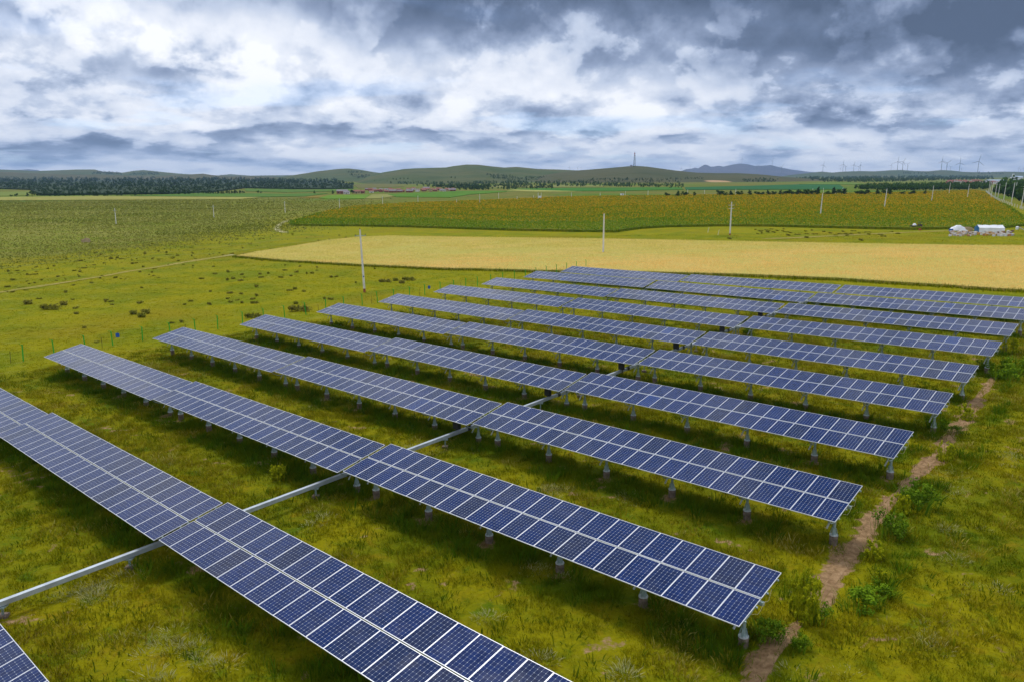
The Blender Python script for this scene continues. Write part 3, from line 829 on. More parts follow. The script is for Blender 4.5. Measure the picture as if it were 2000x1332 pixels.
for px, bs, tp in ((1960, 392, 358), (1949, 387, 360), (1943, 387, 358.5), (1935, 390, 357), (1932, 384, 356), (1930, 380, 355), (1982, 384, 357)):
    pole_px(px, bs, tp, 'roadside pole in the tight cluster before the right grove', arms=1, r=0.15, lean=(0, 0.05), rot=0.3, group='roadside poles before the right grove')

# ------------------------------------------------------------------ crops and far fields
def sheet(name, pix, up, mat, step_px=14, kind='structure', attr=None):
    """a field: its outline read on the ground, filled with a grid and lifted by its crop height"""
    poly = ground_poly(pix)
    dense = []
    for (x1, y1), (x2, y2) in zip(poly, poly[1:] + poly[:1]):
        n = max(1, int(math.hypot(x2 - x1, y2 - y1) / 8))
        for k in range(n): dense.append((x1 + (x2 - x1) * k / n, y1 + (y2 - y1) * k / n))
    bm = bmesh.new()
    vs = [bm.verts.new((x, y, 0)) for x, y in dense]
    es = [bm.edges.new((vs[k], vs[(k + 1) % len(vs)])) for k in range(len(vs))]
    bmesh.ops.triangle_fill(bm, edges=es, use_beauty=True)
    low = [bm.verts.new((v.co.x, v.co.y, -1)) for v in vs]
    for k in range(len(vs)):
        k2 = (k + 1) % len(vs); bm.faces.new((vs[k], vs[k2], low[k2], low[k]))
    for v in bm.verts:
        v.co.z = float(G(v.co.x, v.co.y)) + (up if v.co.z == 0 else -0.2)
    bmesh.ops.recalc_face_normals(bm, faces=bm.faces)
    me = bpy.data.meshes.new(name); bm.to_mesh(me); bm.free(); me.materials.append(mat)
    o = link_mesh(name, me); o['kind'] = kind
    return o
def crop_mat(name, c1, c2, c3, s1=0.05, s2=0.6, row_dir=None, rows=0.0):
    m, nt = new_mat(name); b = NB(nt)
    geo = b.n('ShaderNodeNewGeometry'); P = geo.outputs['Position']
    c = b.mix(b.ramp(b.noise(P, s1, 4, 0.6, 0.4), 0.36, 0.64), c1, c2)
    n2 = b.noise(P, s2, 4, 0.65)
    c = b.mix(b.ramp(n2, 0.42, 0.68), c, c3)
    b.bsdf(c, 0.95, 0.1, normal=b.bump(n2, 0.8, 0.5))
    return m
# wheat: a low dense canopy plus ears standing over it
m_wb = crop_mat('wheat canopy', (0.58, 0.42, 0.12), (0.46, 0.42, 0.10), (0.38, 0.31, 0.06), 0.05, 1.6)
sheet('wheat_field', WHEAT_PX, 0.42, m_wb)
m_we, nt = new_mat('wheat ears'); b = NB(nt)
geo = b.n('ShaderNodeNewGeometry'); P = geo.outputs['Position']
st_ = b.vmath('MULTIPLY', P, (0.022, 0.20, 0.1))
nz = b.noise(st_, 1.0, 5, 0.6, 0.3)
gn = b.attr('green')
mixf = b.math('ADD', gn, b.math('MULTIPLY', b.math('SUBTRACT', nz, 0.5), 1.3))
c = b.mix(b.ramp(mixf, 0.30, 0.75), (0.92, 0.64, 0.220), (0.70, 0.61, 0.165))
c = b.mix(b.ramp(b.noise(st_, 4.0, 4, 0.6), 0.55, 0.72, 0, 0.60), c, (0.46, 0.43, 0.08))
r = b.attr('rnd')
c = b.mix(1.0, c, b.mix(r, (0.75, 0.75, 0.72), (1.2, 1.2, 1.2)), 'MULTIPLY')
dif = b.n('ShaderNodeBsdfDiffuse'); b.link(c, dif.inputs[0])
trn = b.n('ShaderNodeBsdfTranslucent'); b.link(c, trn.inputs[0])
mx = b.n('ShaderNodeMixShader'); mx.inputs[0].default_value = 0.3
b.link(dif.outputs[0], mx.inputs[1]); b.link(trn.outputs[0], mx.inputs[2])
out = b.n('ShaderNodeOutputMaterial'); b.link(mx.outputs[0], out.inputs[0])
def scatter_poly(n, poly, seed=0, pad=1.0):
    g = np.random.default_rng(seed)
    xs, ys = [p[0] for p in poly], [p[1] for p in poly]
    X_, Y_ = [], []
    tot = 0
    while tot < n:
        x = g.uniform(min(xs), max(xs), n); y = g.uniform(min(ys), max(ys), n)
        k = in_poly(x, y, poly); k &= np.abs(x) < y * 0.72 + 10
        X_.append(x[k]); Y_.append(y[k]); tot += k.sum()
    return np.concatenate(X_)[:n], np.concatenate(Y_)[:n]
def edge_scatter(n, poly, width, seed=0):
    g = np.random.default_rng(seed)
    seg = [(poly[k], poly[(k + 1) % len(poly)]) for k in range(len(poly))]
    L = np.array([math.hypot(b_[0] - a_[0], b_[1] - a_[1]) for a_, b_ in seg]); k = g.choice(len(seg), n, p=L / L.sum()); t = g.random(n)
    A_ = np.array([s_[0] for s_ in seg])[k]; B_ = np.array([s_[1] for s_ in seg])[k]
    p = A_ + (B_ - A_) * t[:, None] + g.normal(0, width, (n, 2))
    return p[:, 0], p[:, 1]
n = 430000
x, y = scatter_poly(n, WHEAT, 4)
u_ = (x * VX + y * VY)
vfront = 113.0
gr = sstep(y - 0.10 * x, 128, 205)
hg = 0.62 * (0.8 + 0.4 * RNG.random(n)); wd = 0.10 * (0.6 + 0.8 * RNG.random(n))
V_ = blades(x, y, hg, wd * (y / 130), 0.22)
wheat = link_mesh('wheat', mesh_np('wheat', V_, np.arange(3 * n).reshape(-1, 3), m_we, dict(rnd=np.repeat(RNG.random(n), 3), green=np.repeat(gr, 3))))
tag(wheat, 'ripe golden wheat ears filling the long field behind the solar tables', 'wheat', kind='stuff')
# rough green weeds in the margin of the wheat
n = 26000
x, y = edge_scatter(n, [p for p in WHEAT if True], 0.7, 8)
V_ = blades(x, y, 0.55 * (0.5 + 0.7 * RNG.random(n)), np.full(n, 0.16), 0.3)
lu_ = np.repeat(0.35 + 0.5 * RNG.random(n), 3)
o = link_mesh('grass_margin', mesh_np('grass_margin', V_, np.arange(3 * n).reshape(-1, 3), m_grass, dict(rnd=np.repeat(RNG.random(n), 3), lush=lu_, past=np.ones(3 * n))))
tag(o, 'rough dark green grass edging the wheat field', 'grass', kind='stuff')

# sunflowers
m_sb = crop_mat('sunflower canopy', (0.115, 0.160, 0.006), (0.190, 0.190, 0.008), (0.085, 0.120, 0.004), 0.03, 0.7)
sheet('sunflower_field', SUN_PX, 0.75, m_sb)
m_sf, nt = new_mat('sunflower leaves and heads'); b = NB(nt)
r, fl = b.attr('rnd'), b.attr('flower')
c = b.mix(r, (0.075, 0.150, 0.005), (0.210, 0.300, 0.012))
c = b.mix(b.ramp(fl, 0.45, 0.55), c, b.mix(r, (0.46, 0.25, 0.008), (0.64, 0.39, 0.012)))
dif = b.n('ShaderNodeBsdfDiffuse'); b.link(c, dif.inputs[0])
trn = b.n('ShaderNodeBsdfTranslucent'); b.link(c, trn.inputs[0])
mx = b.n('ShaderNodeMixShader'); mx.inputs[0].default_value = 0.25
b.link(dif.outputs[0], mx.inputs[1]); b.link(trn.outputs[0], mx.inputs[2])
out = b.n('ShaderNodeOutputMaterial'); b.link(mx.outputs[0], out.inputs[0])
def leaf_quads(x, y, z, size, g, upright=0.5):
    n = len(x)
    nn = g.normal(size=(n, 3)); nn[:, 2] = np.abs(nn[:, 2]) + upright; nn /= np.linalg.norm(nn, axis=1)[:, None]
    t = np.cross(nn, g.normal(size=(n, 3))); t /= np.linalg.norm(t, axis=1)[:, None]
    s_ = np.cross(nn, t); p = np.stack([x, y, z], -1); sz = np.asarray(size)[:, None]
    return np.stack([p - t * sz, p + s_ * sz * 0.8, p + t * sz, p - s_ * sz * 0.8], 1).reshape(-1, 3)
g = np.random.default_rng(9); n = 420000
# more plants where they show larger
x, y = scatter_poly(int(n * 1.9), SUNF, 12)
k = g.random(len(x)) < np.clip((330 / y) ** 1.3, 0.12, 1.0); x, y = x[k][:n], y[k][:n]; n = len(x)
# planting strips along the field: distance in from its near edge decides which strips flower
front = np.interp(x, [p[0] for p in ground_poly(SUN_PX[18:][::-1])], [p[1] for p in ground_poly(SUN_PX[18:][::-1])])
din = y - front + (vnoise(x * 0.03, y * 0.03, 2) - 0.5) * 16
band = np.where(din < 45, 0.03 + 0.10 * sstep(x, 60, 120), np.where(din < 75, 0.24, np.where(din < 84, 0.06, np.where(din < 150, 0.27, np.where(din < 158, 0.05, 0.36)))))
band = np.where(x > 60, np.maximum(band, 0.14 + 0.16 * sstep(y, 320, 620)), band)
band = band * 1.05 * (0.55 + 0.9 * fbm(x * 0.035, y * 0.035, 51))
fl = g.random(n) < band
z = G(x, y) + 0.75 + 0.5 * g.random(n) * np.where(fl, 1.1, 0.9)
sz = 0.16 * np.clip(y / 260, 0.9, 2.6) * (0.7 + 0.6 * g.random(n))
V_ = leaf_quads(x, y, z, sz, g)
ex_, ey_ = edge_scatter(16000, SUNF, 0.5, 30); ke = ey_ < 420; ex_, ey_ = ex_[ke], ey_[ke]; ne = len(ex_)
V2 = leaf_quads(ex_, ey_, G(ex_, ey_) + g.random(ne) * 1.3, 0.22 * np.clip(ey_ / 260, 0.9, 2.0), g, 0.0)
V_ = np.concatenate([V_, V2]); fl = np.concatenate([fl, np.zeros(ne, bool)])
o = link_mesh('sunflowers', mesh_np('sunflowers', V_, np.arange(len(V_)).reshape(-1, 4), m_sf, dict(rnd=np.repeat(g.random(len(fl)), 4), flower=np.repeat(fl.astype(float), 4))))
tag(o, 'blooming yellow sunflowers in green strips filling the field beyond the wheat', 'sunflowers', kind='stuff')

# brown scrub steppe on the left
g = np.random.default_rng(19); n = 240000
x, y = scatter_poly(n, SCRUB, 22)
k = g.random(n) < np.clip((300 / y) ** 1.2, 0.25, 1) * (0.08 + 0.75 * sstep(fbm(x * 0.03, y * 0.10, 61), 0.42, 0.66)); x, y = x[k], y[k]
x2, y2 = edge_scatter(9000, SCRUB[9:], 8.0, 23); x = np.concatenate([x, x2]); y = np.concatenate([y, y2]); n = len(x)
x = x + g.normal(0, 9, n) * np.clip(y / 200, 0.4, 3); y = y + g.normal(0, 12, n) * np.clip(y / 200, 0.4, 3)
hz = np.clip(y / 230, 0.8, 2.4)
V_ = leaf_quads(x, y, G(x, y) + 0.06 + 0.16 * g.random(n), 0.20 * hz * (0.5 + g.random(n)), g, 0.1)
rn = np.clip(fbm(x * 0.02, y * 0.05, 63) * 1.3 - 0.15 + g.normal(0, 0.18, n), 0, 1)
o = link_mesh('scrub', mesh_np('scrub', V_, np.arange(4 * n).reshape(-1, 4), M_SCRUB, dict(rnd=np.repeat(rn, 4))))
tag(o, 'low brown green scrub covering the steppe on the left', 'scrub', kind='stuff')

# far strips of farmland
def far_field(name, pix, c, up=0.5):
    sheet(name, pix, up, crop_mat(name, c, tuple(k * 0.85 for k in c), tuple(k * 0.7 for k in c), 0.02, 0.15))
far_field('stubble_strip', [(-60, 393), (0, 386.5), (180, 384.5), (510, 386.5), (470, 390.5), (200, 392)], (0.30, 0.29, 0.06))
far_field('green_crop_strip', [(-60, 377), (60, 375), (75, 381), (0, 384), (-60, 384)], (0.17, 0.22, 0.03), 0.3)
far_field('bright_green_field', [(255, 384), (390, 379), (560, 380), (640, 379), (600, 384.5), (510, 386)], (0.075, 0.17, 0.010))
far_field('ochre_strip', [(585, 388), (610, 384), (640, 383.5), (622, 388)], (0.22, 0.17, 0.012))
far_field('bright_green_strip', [(623, 388), (641, 383.3), (725, 381.4), (711, 389.5), (640, 390)], (0.12, 0.24, 0.006))
far_field('pale_strip', [(712, 389.5), (726, 381.4), (756, 381), (770, 385), (745, 388.6)], (0.25, 0.26, 0.06))
far_field('bright_green_field', [(757, 381), (830, 378), (885, 374.6), (970, 374), (990, 376), (920, 381), (880, 387), (775, 386)], (0.080, 0.20, 0.006))
far_field('cut_strip', [(985, 373), (1005, 371.5), (1140, 375.5), (1050, 376)], (0.34, 0.34, 0.08))
far_field('green_field', [(990, 371), (1060, 368.8), (1200, 368), (1330, 367.4), (1335, 371.5), (1200, 374.5), (1100, 374.5)], (0.045, 0.17, 0.010))
far_field('deep_green_field', [(1337, 367.2), (1450, 364.6), (1560, 361.5), (1640, 362), (1652, 371), (1500, 371.5), (1340, 372)], (0.022, 0.125, 0.030))
far_field('green_meadow', [(1560, 361), (1600, 357.8), (1660, 358), (1690, 361), (1640, 361.5)], (0.12, 0.20, 0.020))
far_field('green_meadow', [(478, 369.5), (600, 371.5), (690, 370), (700, 374), (560, 377), (480, 374.5)], (0.085, 0.17, 0.012))
far_field('hay_meadow', [(880, 366), (1000, 363.5), (1180, 363.2), (1180, 366.5), (960, 368.2)], (0.20, 0.21, 0.045))
far_field('brown_field', [(690, 361), (760, 358.5), (790, 366), (700, 369)], (0.14, 0.14, 0.030))

# dirt tracks worn in the pasture
m_track = crop_mat('worn earth', (0.34, 0.27, 0.08), (0.29, 0.25, 0.06), (0.22, 0.22, 0.02), 0.2, 1.5)
m_track2 = crop_mat('faint wheel ruts', (0.25, 0.245, 0.03), (0.22, 0.23, 0.02), (0.18, 0.20, 0.006), 0.2, 1.5)
m_pale = crop_mat('chalky rut', (0.45, 0.42, 0.25), (0.40, 0.36, 0.17), (0.30, 0.29, 0.1), 0.2, 1.5)
def ribbon(name, pix, width, mat, up=0.035, seed=1):
    g_ = random.Random(seed); pts = [at(*p) for p in pix]; P_ = []
    for a_, b_ in zip(pts, pts[1:]):
        n_ = max(2, int((b_ - a_).length / 1.2))
        P_ += [a_.lerp(b_, k / n_) for k in range(n_)]
    P_.append(pts[-1])
    for _ in range(14): P_ = [P_[0]] + [(P_[k - 1] + P_[k] * 2 + P_[k + 1]) / 4 for k in range(1, len(P_) - 1)] + [P_[-1]]
    vs, fs = [], []
    for k, p in enumerate(P_):
        d_ = (P_[min(k + 1, len(P_) - 1)] - P_[max(k - 1, 0)]); nrm = Vector((-d_.y, d_.x, 0)).normalized()
        ww = width * (0.55 + 0.9 * float(vnoise(np.array(k * 0.21), np.array(seed * 3.3), seed))) / 2
        for sgn in (-1, -0.33, 0.33, 1):
            q = p + nrm * ww * sgn * (1 + g_.uniform(-0.12, 0.12)); base = float(G(q.x, q.y))
            if math.hypot(q.x, q.y) < 320: base += float((fbm(np.array(q.x * 0.18), np.array(q.y * 0.18), 5) - 0.5) * 0.22 + (fbm(np.array(q.x * 0.9), np.array(q.y * 0.9), 6, 3) - 0.5) * 0.10) * float(1 - sstep(np.array(math.hypot(q.x, q.y)), 160, 320))
            vs.append((q.x, q.y, base + up))
    for k in range(len(P_) - 1):
        for j in range(3): fs.append((k * 4 + j, k * 4 + j + 1, k * 4 + j + 5, k * 4 + j + 4))
    o = link_mesh(name, mesh_np(name, vs, fs, mat, smooth=True)); o['kind'] = 'structure'
    return o
ribbon('dirt_track', [(-60, 582), (0, 571.5), (65, 563), (135, 551), (200, 541), (262, 529), (310, 522), (365, 512), (415, 505), (450, 499.5)], 1.7, m_track, 0.06, 1)
ribbon('wheel_ruts', [(-60, 534), (0, 524), (100, 514), (200, 507), (300, 502), (420, 496), (500, 486), (580, 474), (660, 468)], 1.3, m_track2, 0.05, 2)
ribbon('wheel_ruts', [(-60, 527), (0, 515), (120, 507), (240, 498), (360, 491), (480, 478), (560, 468), (640, 464)], 1.2, m_track2, 0.05, 3)
ribbon('dirt_track', [(558, 455), (548, 453), (540, 449), (541, 444), (548, 438), (558, 433), (567, 430)], 1.9, m_pale, 0.06, 5)
ribbon('dirt_track', [(439, 500.5), (448, 499.6), (458, 498.6)], 2.2, m_pale, 0.08, 6)
ribbon('dirt_track', [(1490, 468), (1560, 465), (1640, 461), (1720, 457), (1800, 453.5), (1880, 450.5), (1940, 447), (1985, 441), (2040, 435)], 3.0, m_track, 0.06, 7)

# the trodden path along the right ends of the tables
m_path, nt = new_mat('trodden earth'); b = NB(nt)
geo = b.n('ShaderNodeNewGeometry'); P = geo.outputs['Position']
n1 = b.noise(P, 2.2, 5, 0.65, 0.5); n2 = b.noise(P, 14.0, 3, 0.6)
c = b.mix(b.ramp(n1, 0.3, 0.7), (0.19, 0.110, 0.052), (0.37, 0.240, 0.128))
c = b.mix(b.ramp(n2, 0.5, 0.75, 0, 0.5), c, (0.16, 0.11, 0.05))
b.bsdf(c, 0.95, 0.1, normal=b.bump(n1, 0.8, 0.12))
ribbon('dirt_path', [(p[0], p[1]) for p in PATH_PX], 0.42, m_path, 0.012, 8)

# ------------------------------------------------------------------ shrubs dotted over the pasture
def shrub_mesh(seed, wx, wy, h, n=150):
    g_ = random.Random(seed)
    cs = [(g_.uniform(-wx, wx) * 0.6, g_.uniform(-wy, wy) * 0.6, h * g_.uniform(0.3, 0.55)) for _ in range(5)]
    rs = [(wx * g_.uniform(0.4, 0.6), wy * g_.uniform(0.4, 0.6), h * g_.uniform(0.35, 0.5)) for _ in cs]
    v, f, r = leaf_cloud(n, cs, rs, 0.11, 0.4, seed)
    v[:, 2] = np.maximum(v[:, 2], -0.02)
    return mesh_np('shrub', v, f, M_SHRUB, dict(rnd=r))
SHRUBS = [shrub_mesh(s, *d) for s, d in enumerate(((0.55, 0.45, 0.55), (0.9, 0.5, 0.5), (0.45, 0.4, 0.7), (0.7, 0.6, 0.45)))]
SH = """110,683 60,725 45,715 100,710 205,688 70,762 232,763 40,800 150,728 195,730 270,700 320,742 365,830 352,890 155,893 430,918 425,950 215,867 440,743 418,710
448,715 465,695 300,685 525,678 510,777 445,655 590,880 788,890 743,948 812,943 790,963 625,900 470,1030 540,1108 1010,995 960,1000 1030,898 1062,880 1170,900 1290,885
1270,865 1345,838 1350,890 1330,875 1410,870 1425,890 1430,850 1280,835 1175,825 1300,755 1270,763 1340,765 1350,732 1200,728 1270,718 1125,755 1450,728 1460,747 1430,800 1590,708
1590,680 1655,718 1710,725 1745,723 1625,740 1570,747 1495,725 1700,825 1645,813 1620,820 1810,866 1845,868 1650,893 1435,960 1985,778 1880,743 1850,745 885,750 850,720 855,740
800,688 755,668 740,672 960,640 990,625 995,655 930,610 930,620 850,643 890,645 1070,627 1080,612 1225,610 1245,622 1170,620 620,645 620,640 680,645 655,640 790,805
645,750 780,718 960,565 885,572 850,560 1010,578 800,575 830,565 970,550 1130,525 1180,540 1080,535 1335,515 1320,535 1420,488 1490,488 1270,500 705,595 720,575 645,580
565,620 530,610 370,645 1640,490 1670,490 1550,515 2090,700 2150,690"""
g_ = random.Random(4)
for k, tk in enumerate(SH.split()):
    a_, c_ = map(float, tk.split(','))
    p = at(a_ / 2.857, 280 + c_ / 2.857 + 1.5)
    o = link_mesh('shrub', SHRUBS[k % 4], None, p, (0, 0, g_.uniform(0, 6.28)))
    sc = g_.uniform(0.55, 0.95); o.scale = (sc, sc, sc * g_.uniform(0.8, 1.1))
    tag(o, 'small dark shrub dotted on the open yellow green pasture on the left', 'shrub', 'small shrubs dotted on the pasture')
for px, py, s_, lab in ((102, 604, 2.1, 'widest dark green shrub on the left pasture'), (54, 594, 1.5, 'dark flat shrub left of the widest shrub'), (124, 595.5, 1.3, 'brownish shrub behind the widest shrub'),
                        (284, 612, 1.4, 'round dark shrub nearest the fence, lone at the top right of a trio'), (260, 613, 1.2, 'dark shrub at the left of the trio near the fence'),
                        (276, 619, 1.3, 'dark shrub at the bottom of the trio near the fence'), (754, 551, 1.6, 'tall pale topped bush right of the red footed pole'), (800, 547, 1.7, 'dark bush nearest the wheat edge behind the fence'),
                        (784, 553, 1.3, 'low grey bush between two bushes near the wheat edge'), (498, 620, 1.7, 'pale green bush at the fence, left of the third row end'), (588, 607, 2.2, 'big pale green bush at the fence behind a row end'), (772, 548, 1.2, 'small bush beside the pale topped bush')):
    o = link_mesh('shrub', SHRUBS[1 if s_ > 1.5 else 0], None, at(px, py + 1), (0, 0, 0.3)); o.scale = (s_, s_, s_ * 0.95)
    tag(o, lab, 'shrub', 'larger shrubs near the fence')
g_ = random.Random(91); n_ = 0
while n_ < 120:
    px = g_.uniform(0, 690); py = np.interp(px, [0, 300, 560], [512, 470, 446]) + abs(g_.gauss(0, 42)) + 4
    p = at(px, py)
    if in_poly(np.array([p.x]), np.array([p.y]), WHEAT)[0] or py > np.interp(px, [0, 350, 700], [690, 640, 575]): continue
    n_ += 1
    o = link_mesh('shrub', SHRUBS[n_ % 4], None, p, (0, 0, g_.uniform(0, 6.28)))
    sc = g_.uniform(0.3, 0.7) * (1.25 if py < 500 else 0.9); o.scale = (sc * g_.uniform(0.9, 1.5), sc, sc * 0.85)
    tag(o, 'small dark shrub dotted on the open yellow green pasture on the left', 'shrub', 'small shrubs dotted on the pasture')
g_ = random.Random(14)
for px, py in [(g_.uniform(1450, 1760), 0) for _ in range(46)]:
    py = np.interp(px, [1450, 1600, 1760], [449, 453, 456]) + g_.uniform(-3, 8)
    o = link_mesh('shrub', SHRUBS[int(g_.random() * 4)], None, at(px, py), (0, 0, g_.uniform(0, 6))); o.scale = (1.3, 1.0, 0.7)
    tag(o, 'low dark shrub scattered on the meadow before the sunflowers', 'shrub', 'low shrubs before the sunflower field')
for px, py in ((1682, 471), (1425, 468), (1540, 461.5), (1576, 466), (1500, 455)):
    o = link_mesh('shrub', SHRUBS[2], None, at(px, py)); o.scale = (1.5, 1.5, 1.0)
    tag(o, 'single dark shrub on the strip between wheat and sunflower field', 'shrub', 'shrubs between wheat and sunflowers')

# ------------------------------------------------------------------ weeds near the solar tables and the path
def weed_mesh(name, seed, rad, h, n, mat, wid, lean, leafy=0):
    v, f, r = tri_fix(*strands(n, rad, h, wid, lean, seed))
    if leafy:
        g_ = random.Random(seed)
        cs = [(g_.uniform(-rad, rad) * 0.8, g_.uniform(-rad, rad) * 0.8, h * g_.uniform(0.25, 0.8)) for _ in range(16)]
        rs = [(rad * 0.32, rad * 0.32, h * 0.22)] * 16
        if mat is M_YWEED: cs = [(g_.uniform(-rad, rad), g_.uniform(-rad, rad), h * (1 - g_.random() ** 0.8) * 0.95) for _ in range(60)]; rs = [(0.07, 0.07, h * 0.12)] * 60
        v2, f2, r2 = leaf_cloud(leafy, cs, rs, 0.040, 0.5, seed + 5)
        v2[:, 2] = np.maximum(v2[:, 2], 0)
        f2 = np.concatenate([f2[:, [0, 1, 2]], f2[:, [0, 2, 3]]]) + len(v)
        v = np.concatenate([v, v2]); f = np.concatenate([f, f2]); r = np.concatenate([r, r2])
    return mesh_np(name, v, f, mat, dict(rnd=r))
ME_W = [weed_mesh('weed', 31 + k, 0.55, 0.85, 60, M_WEED, 0.03, 0.5, 900) for k in range(3)]
ME_Y = [weed_mesh('weed', 41 + k, 0.34, 1.0, 70, M_YWEED, 0.012, 0.45, 1900) for k in range(2)]
ME_T = [weed_mesh('tussock', 51 + k, 0.35, 0.55, 220, M_WEED, 0.02, 0.9) for k in range(2)]
ME_D = [weed_mesh('dry_grass', 61 + k, 0.5, 0.38, 110, M_DRY, 0.022, 0.9) for k in range(2)]
for px, py, me, s_, sz_, lab in (
    (1790, 992, ME_W[0], 1.35, 1.3, 'big dark green leafy weed right of the trodden path'), (1735, 1040, ME_W[1], 1.1, 0.95, 'round leafy weed right of the path, below the biggest weed'),
    (1757, 1003, ME_Y[0], 0.8, 0.85, 'yellow plant standing left of the big dark leafy weed'), (1675, 1188, ME_W[2], 1.0, 0.8, 'spreading green weed right of the lower path'),
    (1712, 1165, ME_W[0], 0.8, 0.6, 'low green weed beside the spreading weed of the lower path'),
    (1578, 1218, ME_Y[1], 0.8, 1.5, 'tall yellow flowering weed beside the corner of the front solar row'), (1560, 1200, ME_Y[0], 0.65, 1.45, 'second tall yellow weed at the corner of the front solar row'),
    (1600, 1212, ME_W[1], 0.7, 0.75, 'green weed at the foot of the tall yellow weeds'), (1500, 1245, ME_W[2], 0.9, 0.7, 'green weed right of the nearest end post'),
    (1562, 1268, ME_W[0], 0.5, 0.6, 'small green weed at the left edge of the lowest path'), (1705, 1092, ME_Y[1], 0.75, 0.7, 'short yellow green plant at the bend of the path'),
    (1846, 898, ME_Y[0], 0.95, 0.9, 'yellow straw plant right of the path, beside the third row end'), (1886, 818, ME_Y[1], 0.85, 0.85, 'yellow plant right of the path, beside the fifth row end'),
    (1826, 842, ME_W[1], 0.95, 1.0, 'dark green weed hiding the end post of the fifth row'), (1925, 722, ME_W[2], 1.0, 0.9, 'dark green weed at the end post of the seventh row'),
    (1965, 742, ME_W[0], 1.6, 1.3, 'broad green weed thicket at the upper end of the path'), (1985, 728, ME_W[1], 1.5, 1.4, 'tall green weed thicket touching the right edge of the picture'),
    (1972, 690, ME_Y[0], 1.3, 1.2, 'yellow weed stand beyond the upper end of the path'), (1868, 845, ME_W[2], 0.6, 0.5, 'small weed on the path near the fifth row'),
    (545, 935, ME_Y[1], 0.9, 0.75, 'straw coloured tussock between the two nearest rows'), (1725, 870, ME_W[2], 0.5, 0.5, 'small weed near the end of the fourth row'),
    (1720, 1135, ME_Y[0], 0.5, 0.45, 'small yellowish plant right of the path bend'), (1392, 660, ME_W[1], 1.0, 0.9, 'dark weed in the gap of the beam behind the sixth row'),
    (1462, 655, ME_W[2], 0.9, 0.8, 'dark weed under the seventh row near the beam')):
    o = link_mesh('weed', me, None, at(px, py) - Vector((0, 0, 0.05)), (0, 0, px % 6)); o.scale = (s_ * 1.3, s_ * 1.3, sz_ * 1.35)
    tag(o, lab, 'weed')
g_ = random.Random(77); cnt = 0
# taller weeds growing in the shelter of the tables
vsum, fsum, rsum, off = [], [], [], 0
base_src = [tri_fix(*strands(26, 0.30, 0.55, 0.028, 0.7, 91 + k)) for k in range(4)]
def add_clump(x, y, s_, src):
    global off
    v, f, r = src; a_ = g_.uniform(0, 6.28); ca, sa = math.cos(a_), math.sin(a_)
    w_ = np.empty_like(v)
    w_[:, 0] = (v[:, 0] * ca - v[:, 1] * sa) * s_ + x; w_[:, 1] = (v[:, 0] * sa + v[:, 1] * ca) * s_ + y; w_[:, 2] = v[:, 2] * s_ + float(G(x, y)) - 0.03
    vsum.append(w_); fsum.append(f + off); rsum.append(np.clip(r * 0.6 + g_.uniform(-0.1, 0.35), 0, 1)); off += len(v)
xs, ys = wedge(60000, 18, 120)
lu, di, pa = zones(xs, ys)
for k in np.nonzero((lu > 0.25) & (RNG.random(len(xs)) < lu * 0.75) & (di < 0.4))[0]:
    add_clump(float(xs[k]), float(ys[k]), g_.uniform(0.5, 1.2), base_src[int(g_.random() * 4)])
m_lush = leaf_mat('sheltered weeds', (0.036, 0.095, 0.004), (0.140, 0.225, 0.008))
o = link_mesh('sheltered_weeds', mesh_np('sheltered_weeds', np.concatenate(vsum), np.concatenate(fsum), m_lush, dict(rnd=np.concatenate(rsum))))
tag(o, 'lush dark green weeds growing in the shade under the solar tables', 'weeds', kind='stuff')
# low plants of many tones among the grass
vsum, fsum, rsum, off = [], [], [], 0
low_src = [tri_fix(*strands(16, 0.34, 0.24, 0.030, 0.9, 141 + k)) for k in range(5)]
xs, ys = wedge(52000, 17, 95)
lu, di, pa = zones(xs, ys)
cl = fbm(xs * 0.5, ys * 0.5, 44, 3)
for k in np.nonzero((pa < 0.5) & (di < 0.3) & (RNG.random(len(xs)) < 0.25 + 0.9 * sstep(cl, 0.48, 0.62)))[0]:
    add_clump(float(xs[k]), float(ys[k]), g_.uniform(0.55, 1.5), low_src[int(g_.random() * 5)])
    rsum[-1] = np.clip(rsum[-1] * 0.35 + float(np.clip(cl[k] * 1.6 - 0.55, 0, 0.6)) + g_.uniform(-0.12, 0.25), 0, 1)
m_low, nt = new_mat('low plants'); b = NB(nt)
c = b.curve(b.attr('rnd'), [(0.0, (0.050, 0.095, 0.004)), (0.35, (0.105, 0.140, 0.004)), (0.65, (0.215, 0.200, 0.006)), (0.85, (0.30, 0.24, 0.02)), (1.0, (0.42, 0.38, 0.10))])
dif = b.n('ShaderNodeBsdfDiffuse'); b.link(c, dif.inputs[0])
trn = b.n('ShaderNodeBsdfTranslucent'); b.link(c, trn.inputs[0])
mx = b.n('ShaderNodeMixShader'); mx.inputs[0].default_value = 0.3
b.link(dif.outputs[0], mx.inputs[1]); b.link(trn.outputs[0], mx.inputs[2])
out = b.n('ShaderNodeOutputMaterial'); b.link(mx.outputs[0], out.inputs[0])
o = link_mesh('low_plants', mesh_np('low_plants', np.concatenate(vsum), np.concatenate(fsum), m_low, dict(rnd=np.concatenate(rsum))))
tag(o, 'low leafy plants of olive and straw tones among the grass', 'plants', kind='stuff')
